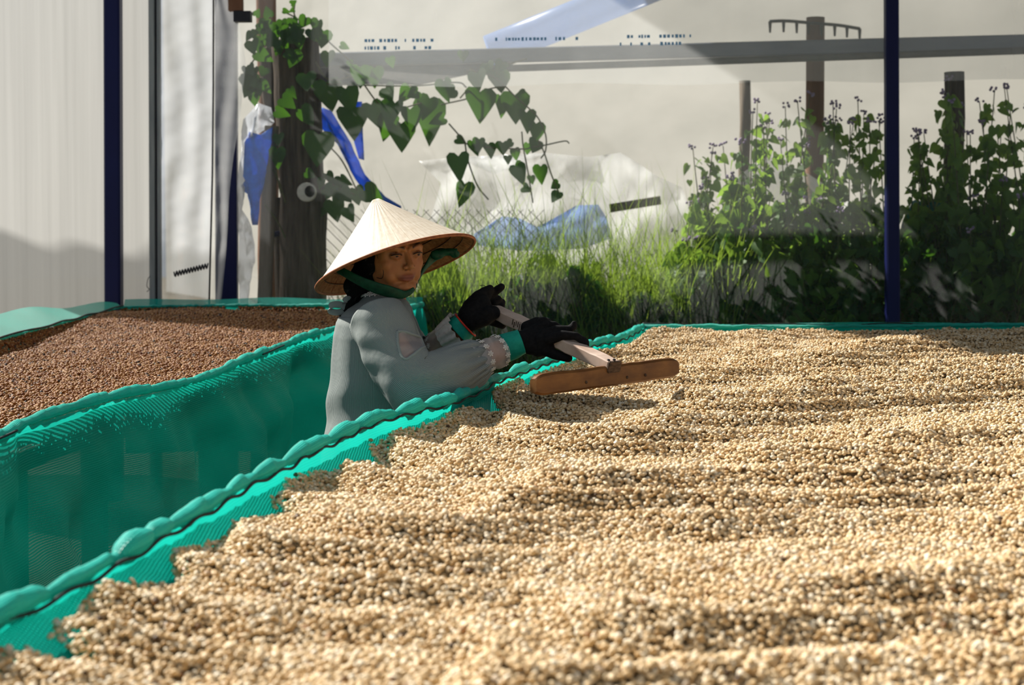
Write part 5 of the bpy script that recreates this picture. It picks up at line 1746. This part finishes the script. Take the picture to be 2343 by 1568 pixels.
def cuffset(E_, Wr, t0, t1, r0, r1, rows, seed, cut=None):
    p0 = E_ + (Wr - E_) * t0; p1 = E_ + (Wr - E_) * t1
    Q, P, s, t, R = forearm_tube(p0, p1, r0, r1, 30, 40, 0.004, seed)
    us = gridmesh('sheer_cuff', Q, M['sheer'], blouse, closed=True)
    for tr_ in rows:
        i = int(tr_ * 29)
        nfl = 13
        for k in range(nfl):
            a = 2 * PI * k / nfl
            nn = s[i] * math.cos(a) + t[i] * math.sin(a)
            v, f = flower(P[i] + nn * (R[i] + 0.004), nn, 0.0085, M['lace'])
            mk('lace_flower', v, f, M['lace'], blouse)
    return Q
cuffset(ELn, WRn, 0.60, 0.93, 0.046, 0.038, (0.40, 0.93), 3)
cuffset(ELf, WRf, 0.25, 0.90, 0.046, 0.046, (0.45, 0.95), 7)
# white gathered voile at the far wrist
Q, *_ = forearm_tube(H(1015, 775, 0.04), H(1052, 752, 0.02), 0.036, 0.045, 24, 60, 0.0, 5)
ang = np.arange(60) / 60 * 2 * PI
c_ = Q.mean(axis=1, keepdims=True); nr = (Q - c_); nr /= np.linalg.norm(nr, axis=2, keepdims=True)
Q = Q + nr * (0.006 * np.sin(ang * 13)[None] * np.linspace(0.4, 1, 24)[:, None])[..., None]
gridmesh('voile_ruffle', Q, M['lace'], blouse, closed=True)

# collar lace, ribbon and bow at the nape
col = []
for k in range(26):
    t = 2 * PI * k / 26
    c = H(868, 668, 0.0) + np.array((0.056 * math.cos(t), 0.060 * math.sin(t), 0.006 * math.cos(t)))
    v, f = flower(c, np.array((math.cos(t), math.sin(t), 0.4)), 0.009, M['lace']); mk('lace_flower', v, f, M['lace'], blouse)
v, f = ribbon([H(838, 664, -0.05), H(818, 680, -0.045), H(800, 697, -0.03), H(788, 712, -0.02)], 0.010, 0.003, (0.6, -0.4, 0.5), 20)
mk('neck_ribbon', v, f, M['scarf'], blouse)
for pts in ([(792, 706), (778, 697), (758, 699), (756, 712), (776, 715), (792, 708)], [(794, 706), (788, 692), (796, 684), (804, 692), (796, 704)]):
    v, f = ribbon([H(x, y, -0.02 - 0.006 * math.sin(i)) for i, (x, y) in enumerate(pts)], 0.0085, 0.0018, (0.2, 0.0, 1), 30)
    mk('bow_loop', v, f, M['rib'], blouse)

# gloves
def hand(name, wrist, pairs, palm, voxel=0.003):
    pr_ = []
    for ch in palm: pr_ += chain(ch)
    for ch in pairs: pr_ += chain(ch)
    return remeshed(pr_, voxel, 3)
# near (right) hand: knuckles over the handle, fingers down its far side, thumb below
W0 = H(1192, 783, -0.11)
def hpt(t, up=0.0, away=0.0, s=0.0):
    """point beside the handle: t along it, up above its axis, away from the camera"""
    return rk0 + (rk1 - rk0) * t + upn * up - side * away
palm = [[(W0, 0.030), (H(1215, 780, -0.105), 0.033), (H(1240, 778, -0.10), 0.033)],
        [(H(1210, 772, -0.10), 0.026), (H(1245, 766, -0.085), 0.024), (hpt(0.50, 0.030, -0.015), 0.020)],
        [(H(1215, 790, -0.115), 0.026), (H(1250, 796, -0.12), 0.024), (hpt(0.56, 0.0, -0.046), 0.018)]]
fing = []
for k, (t, ln) in enumerate(((0.46, 0.92), (0.52, 1.0), (0.58, 0.97), (0.635, 0.85))):
    rr0 = 0.0115 - 0.0006 * k
    fing.append([(hpt(t - 0.03, 0.012, -0.038), 0.0165), (hpt(t, 0.030, -0.020), 0.0140), (hpt(t + 0.015, 0.031, 0.008), rr0 + 0.001), (hpt(t + 0.03, 0.020, 0.030 * ln), rr0), (hpt(t + 0.03, -0.006, 0.034 * ln), rr0 - 0.001)])
# one fingertip sticks up off the handle
fing[2] = [(hpt(0.56, 0.012, -0.036), 0.0165), (hpt(0.60, 0.030, -0.014), 0.0135), (hpt(0.635, 0.036, 0.014), 0.0115), (hpt(0.650, 0.046, 0.020), 0.0100), (hpt(0.648, 0.054, 0.021), 0.0080)]
fing[3] = [(hpt(0.60, 0.006, -0.038), 0.0155), (hpt(0.655, 0.026, -0.018), 0.0130), (hpt(0.70, 0.030, 0.006), 0.0110), (hpt(0.745, 0.020, 0.024), 0.0100), (hpt(0.755, 0.004, 0.026), 0.0088)]
thumb = [(H(1232, 800, -0.12), 0.020), (hpt(0.55, -0.022, -0.040), 0.0165), (hpt(0.63, -0.030, -0.022), 0.0140), (hpt(0.70, -0.030, -0.004), 0.0115)]
v, f = hand('glove', W0, fing + [thumb], palm)
gn = mk('glove', v, f, M['glove'], person)
# far (left) hand holding the end of the handle
W1 = H(1062, 745, 0.03)
palm = [[(W1, 0.030), (H(1078, 722, 0.02), 0.036), (H(1098, 700, 0.03), 0.032)],
        [(H(1085, 735, 0.01), 0.026), (H(1110, 728, 0.005), 0.022), (H(1128, 716, 0.02), 0.020)],
        [(H(1080, 705, 0.03), 0.028), (H(1097, 682, 0.045), 0.022), (H(1110, 676, 0.05), 0.018)]]
fing = [
    [(H(1092, 682, 0.04), 0.018), (H(1108, 668, 0.045), 0.0135), (H(1121, 661, 0.05), 0.0115), (H(1122, 668, 0.06), 0.0100)],      # index, tucked tip
    [(H(1100, 684, 0.06), 0.017), (H(1125, 674, 0.075), 0.0130), (H(1137, 664, 0.070), 0.0120), (H(1147, 657, 0.06), 0.0108)],      # middle, lifted
    [(H(1104, 690, 0.08), 0.016), (H(1128, 680, 0.095), 0.0130), (H(1140, 686, 0.085), 0.0115), (H(1132, 693, 0.075), 0.0105)],
    [(H(1106, 700, 0.09), 0.015), (H(1132, 688, 0.11), 0.0120), (H(1148, 692, 0.10), 0.0110), (H(1147, 702, 0.085), 0.0100)],
]
thumb = [(H(1095, 730, 0.0), 0.020), (H(1115, 716, 0.0), 0.0165), (hpt(0.12, -0.020, -0.022), 0.0140), (hpt(0.17, -0.026, 0.0), 0.0120)]
v, f = hand('glove', W1, fing + [thumb], palm)
gf = mk('glove', v, f, M['glove'], person)
for pts in ([(1112, 657), (1106, 653), (1098, 654)], [(1140, 652), (1137, 647), (1136, 643)]):
    v, f = tube(catmull([H(x, y, 0.05) for x, y in pts], 8), 0.0008, 5); mk('loose_thread', v, f, M['glove'], gf)
# cuffs
def ringtube(p0, p1, r0, r1, amp, seed, name, mat, parent, ecc=1.0):
    Q, *_ = forearm_tube(p0, p1, r0, r1, 16, 40, amp, seed)
    o = gridmesh(name, Q, mat, parent, closed=True); o.modifiers.new('t', 'SOLIDIFY').thickness = 0.0025
    return o
ringtube(H(1153, 797, -0.116), H(1193, 783, -0.11), 0.036, 0.0325, 0.002, 2, 'glove_cuff', M['cuff'], gn)
ringtube(H(1046, 760, 0.03), H(1066, 742, 0.03), 0.037, 0.0345, 0.002, 4, 'glove_cuff', M['cuff'], gf)
cdir = norm(H(1066, 742, 0.03) - H(1046, 760, 0.03))
cs1 = norm(np.cross(cdir, (0, 1, 0))); cs2 = np.cross(cs1, cdir)
a = np.linspace(0, 2 * PI, 40)
rg = H(1065, 744, 0.03) + (cs1[None] * np.cos(a)[:, None] + cs2[None] * np.sin(a)[:, None]) * 0.0385
v, f = tube(rg, 0.0028, 8, caps=False); mk('wrist_band', v, f, M['gloveband'], gf)

# trousers and shoes
tr = []
for s in (-1, 1):
    tr += chain([(hip + np.array((0, s * 0.07, 0.03)), 0.115), (np.array((hip[0] + 0.01, hip[1] + s * 0.095, 0.45)), 0.085), (np.array((hip[0] - 0.015, hip[1] + s * 0.10, 0.14)), 0.075)])
v, f = remeshed(tr, 0.01, 3); mk('trousers', v, f, M['trouser'], person)
for s in (-1, 1):
    sh = chain([(np.array((hip[0] - 0.02, hip[1] + s * 0.10, 0.05)), 0.046), (np.array((hip[0] + 0.12, hip[1] + s * 0.11, 0.04)), 0.040)])
    v, f = remeshed(sh, 0.008, 2); v[:, 2] = np.maximum(v[:, 2], 0.002); mk('shoe', v, f, M['trouser'], person)
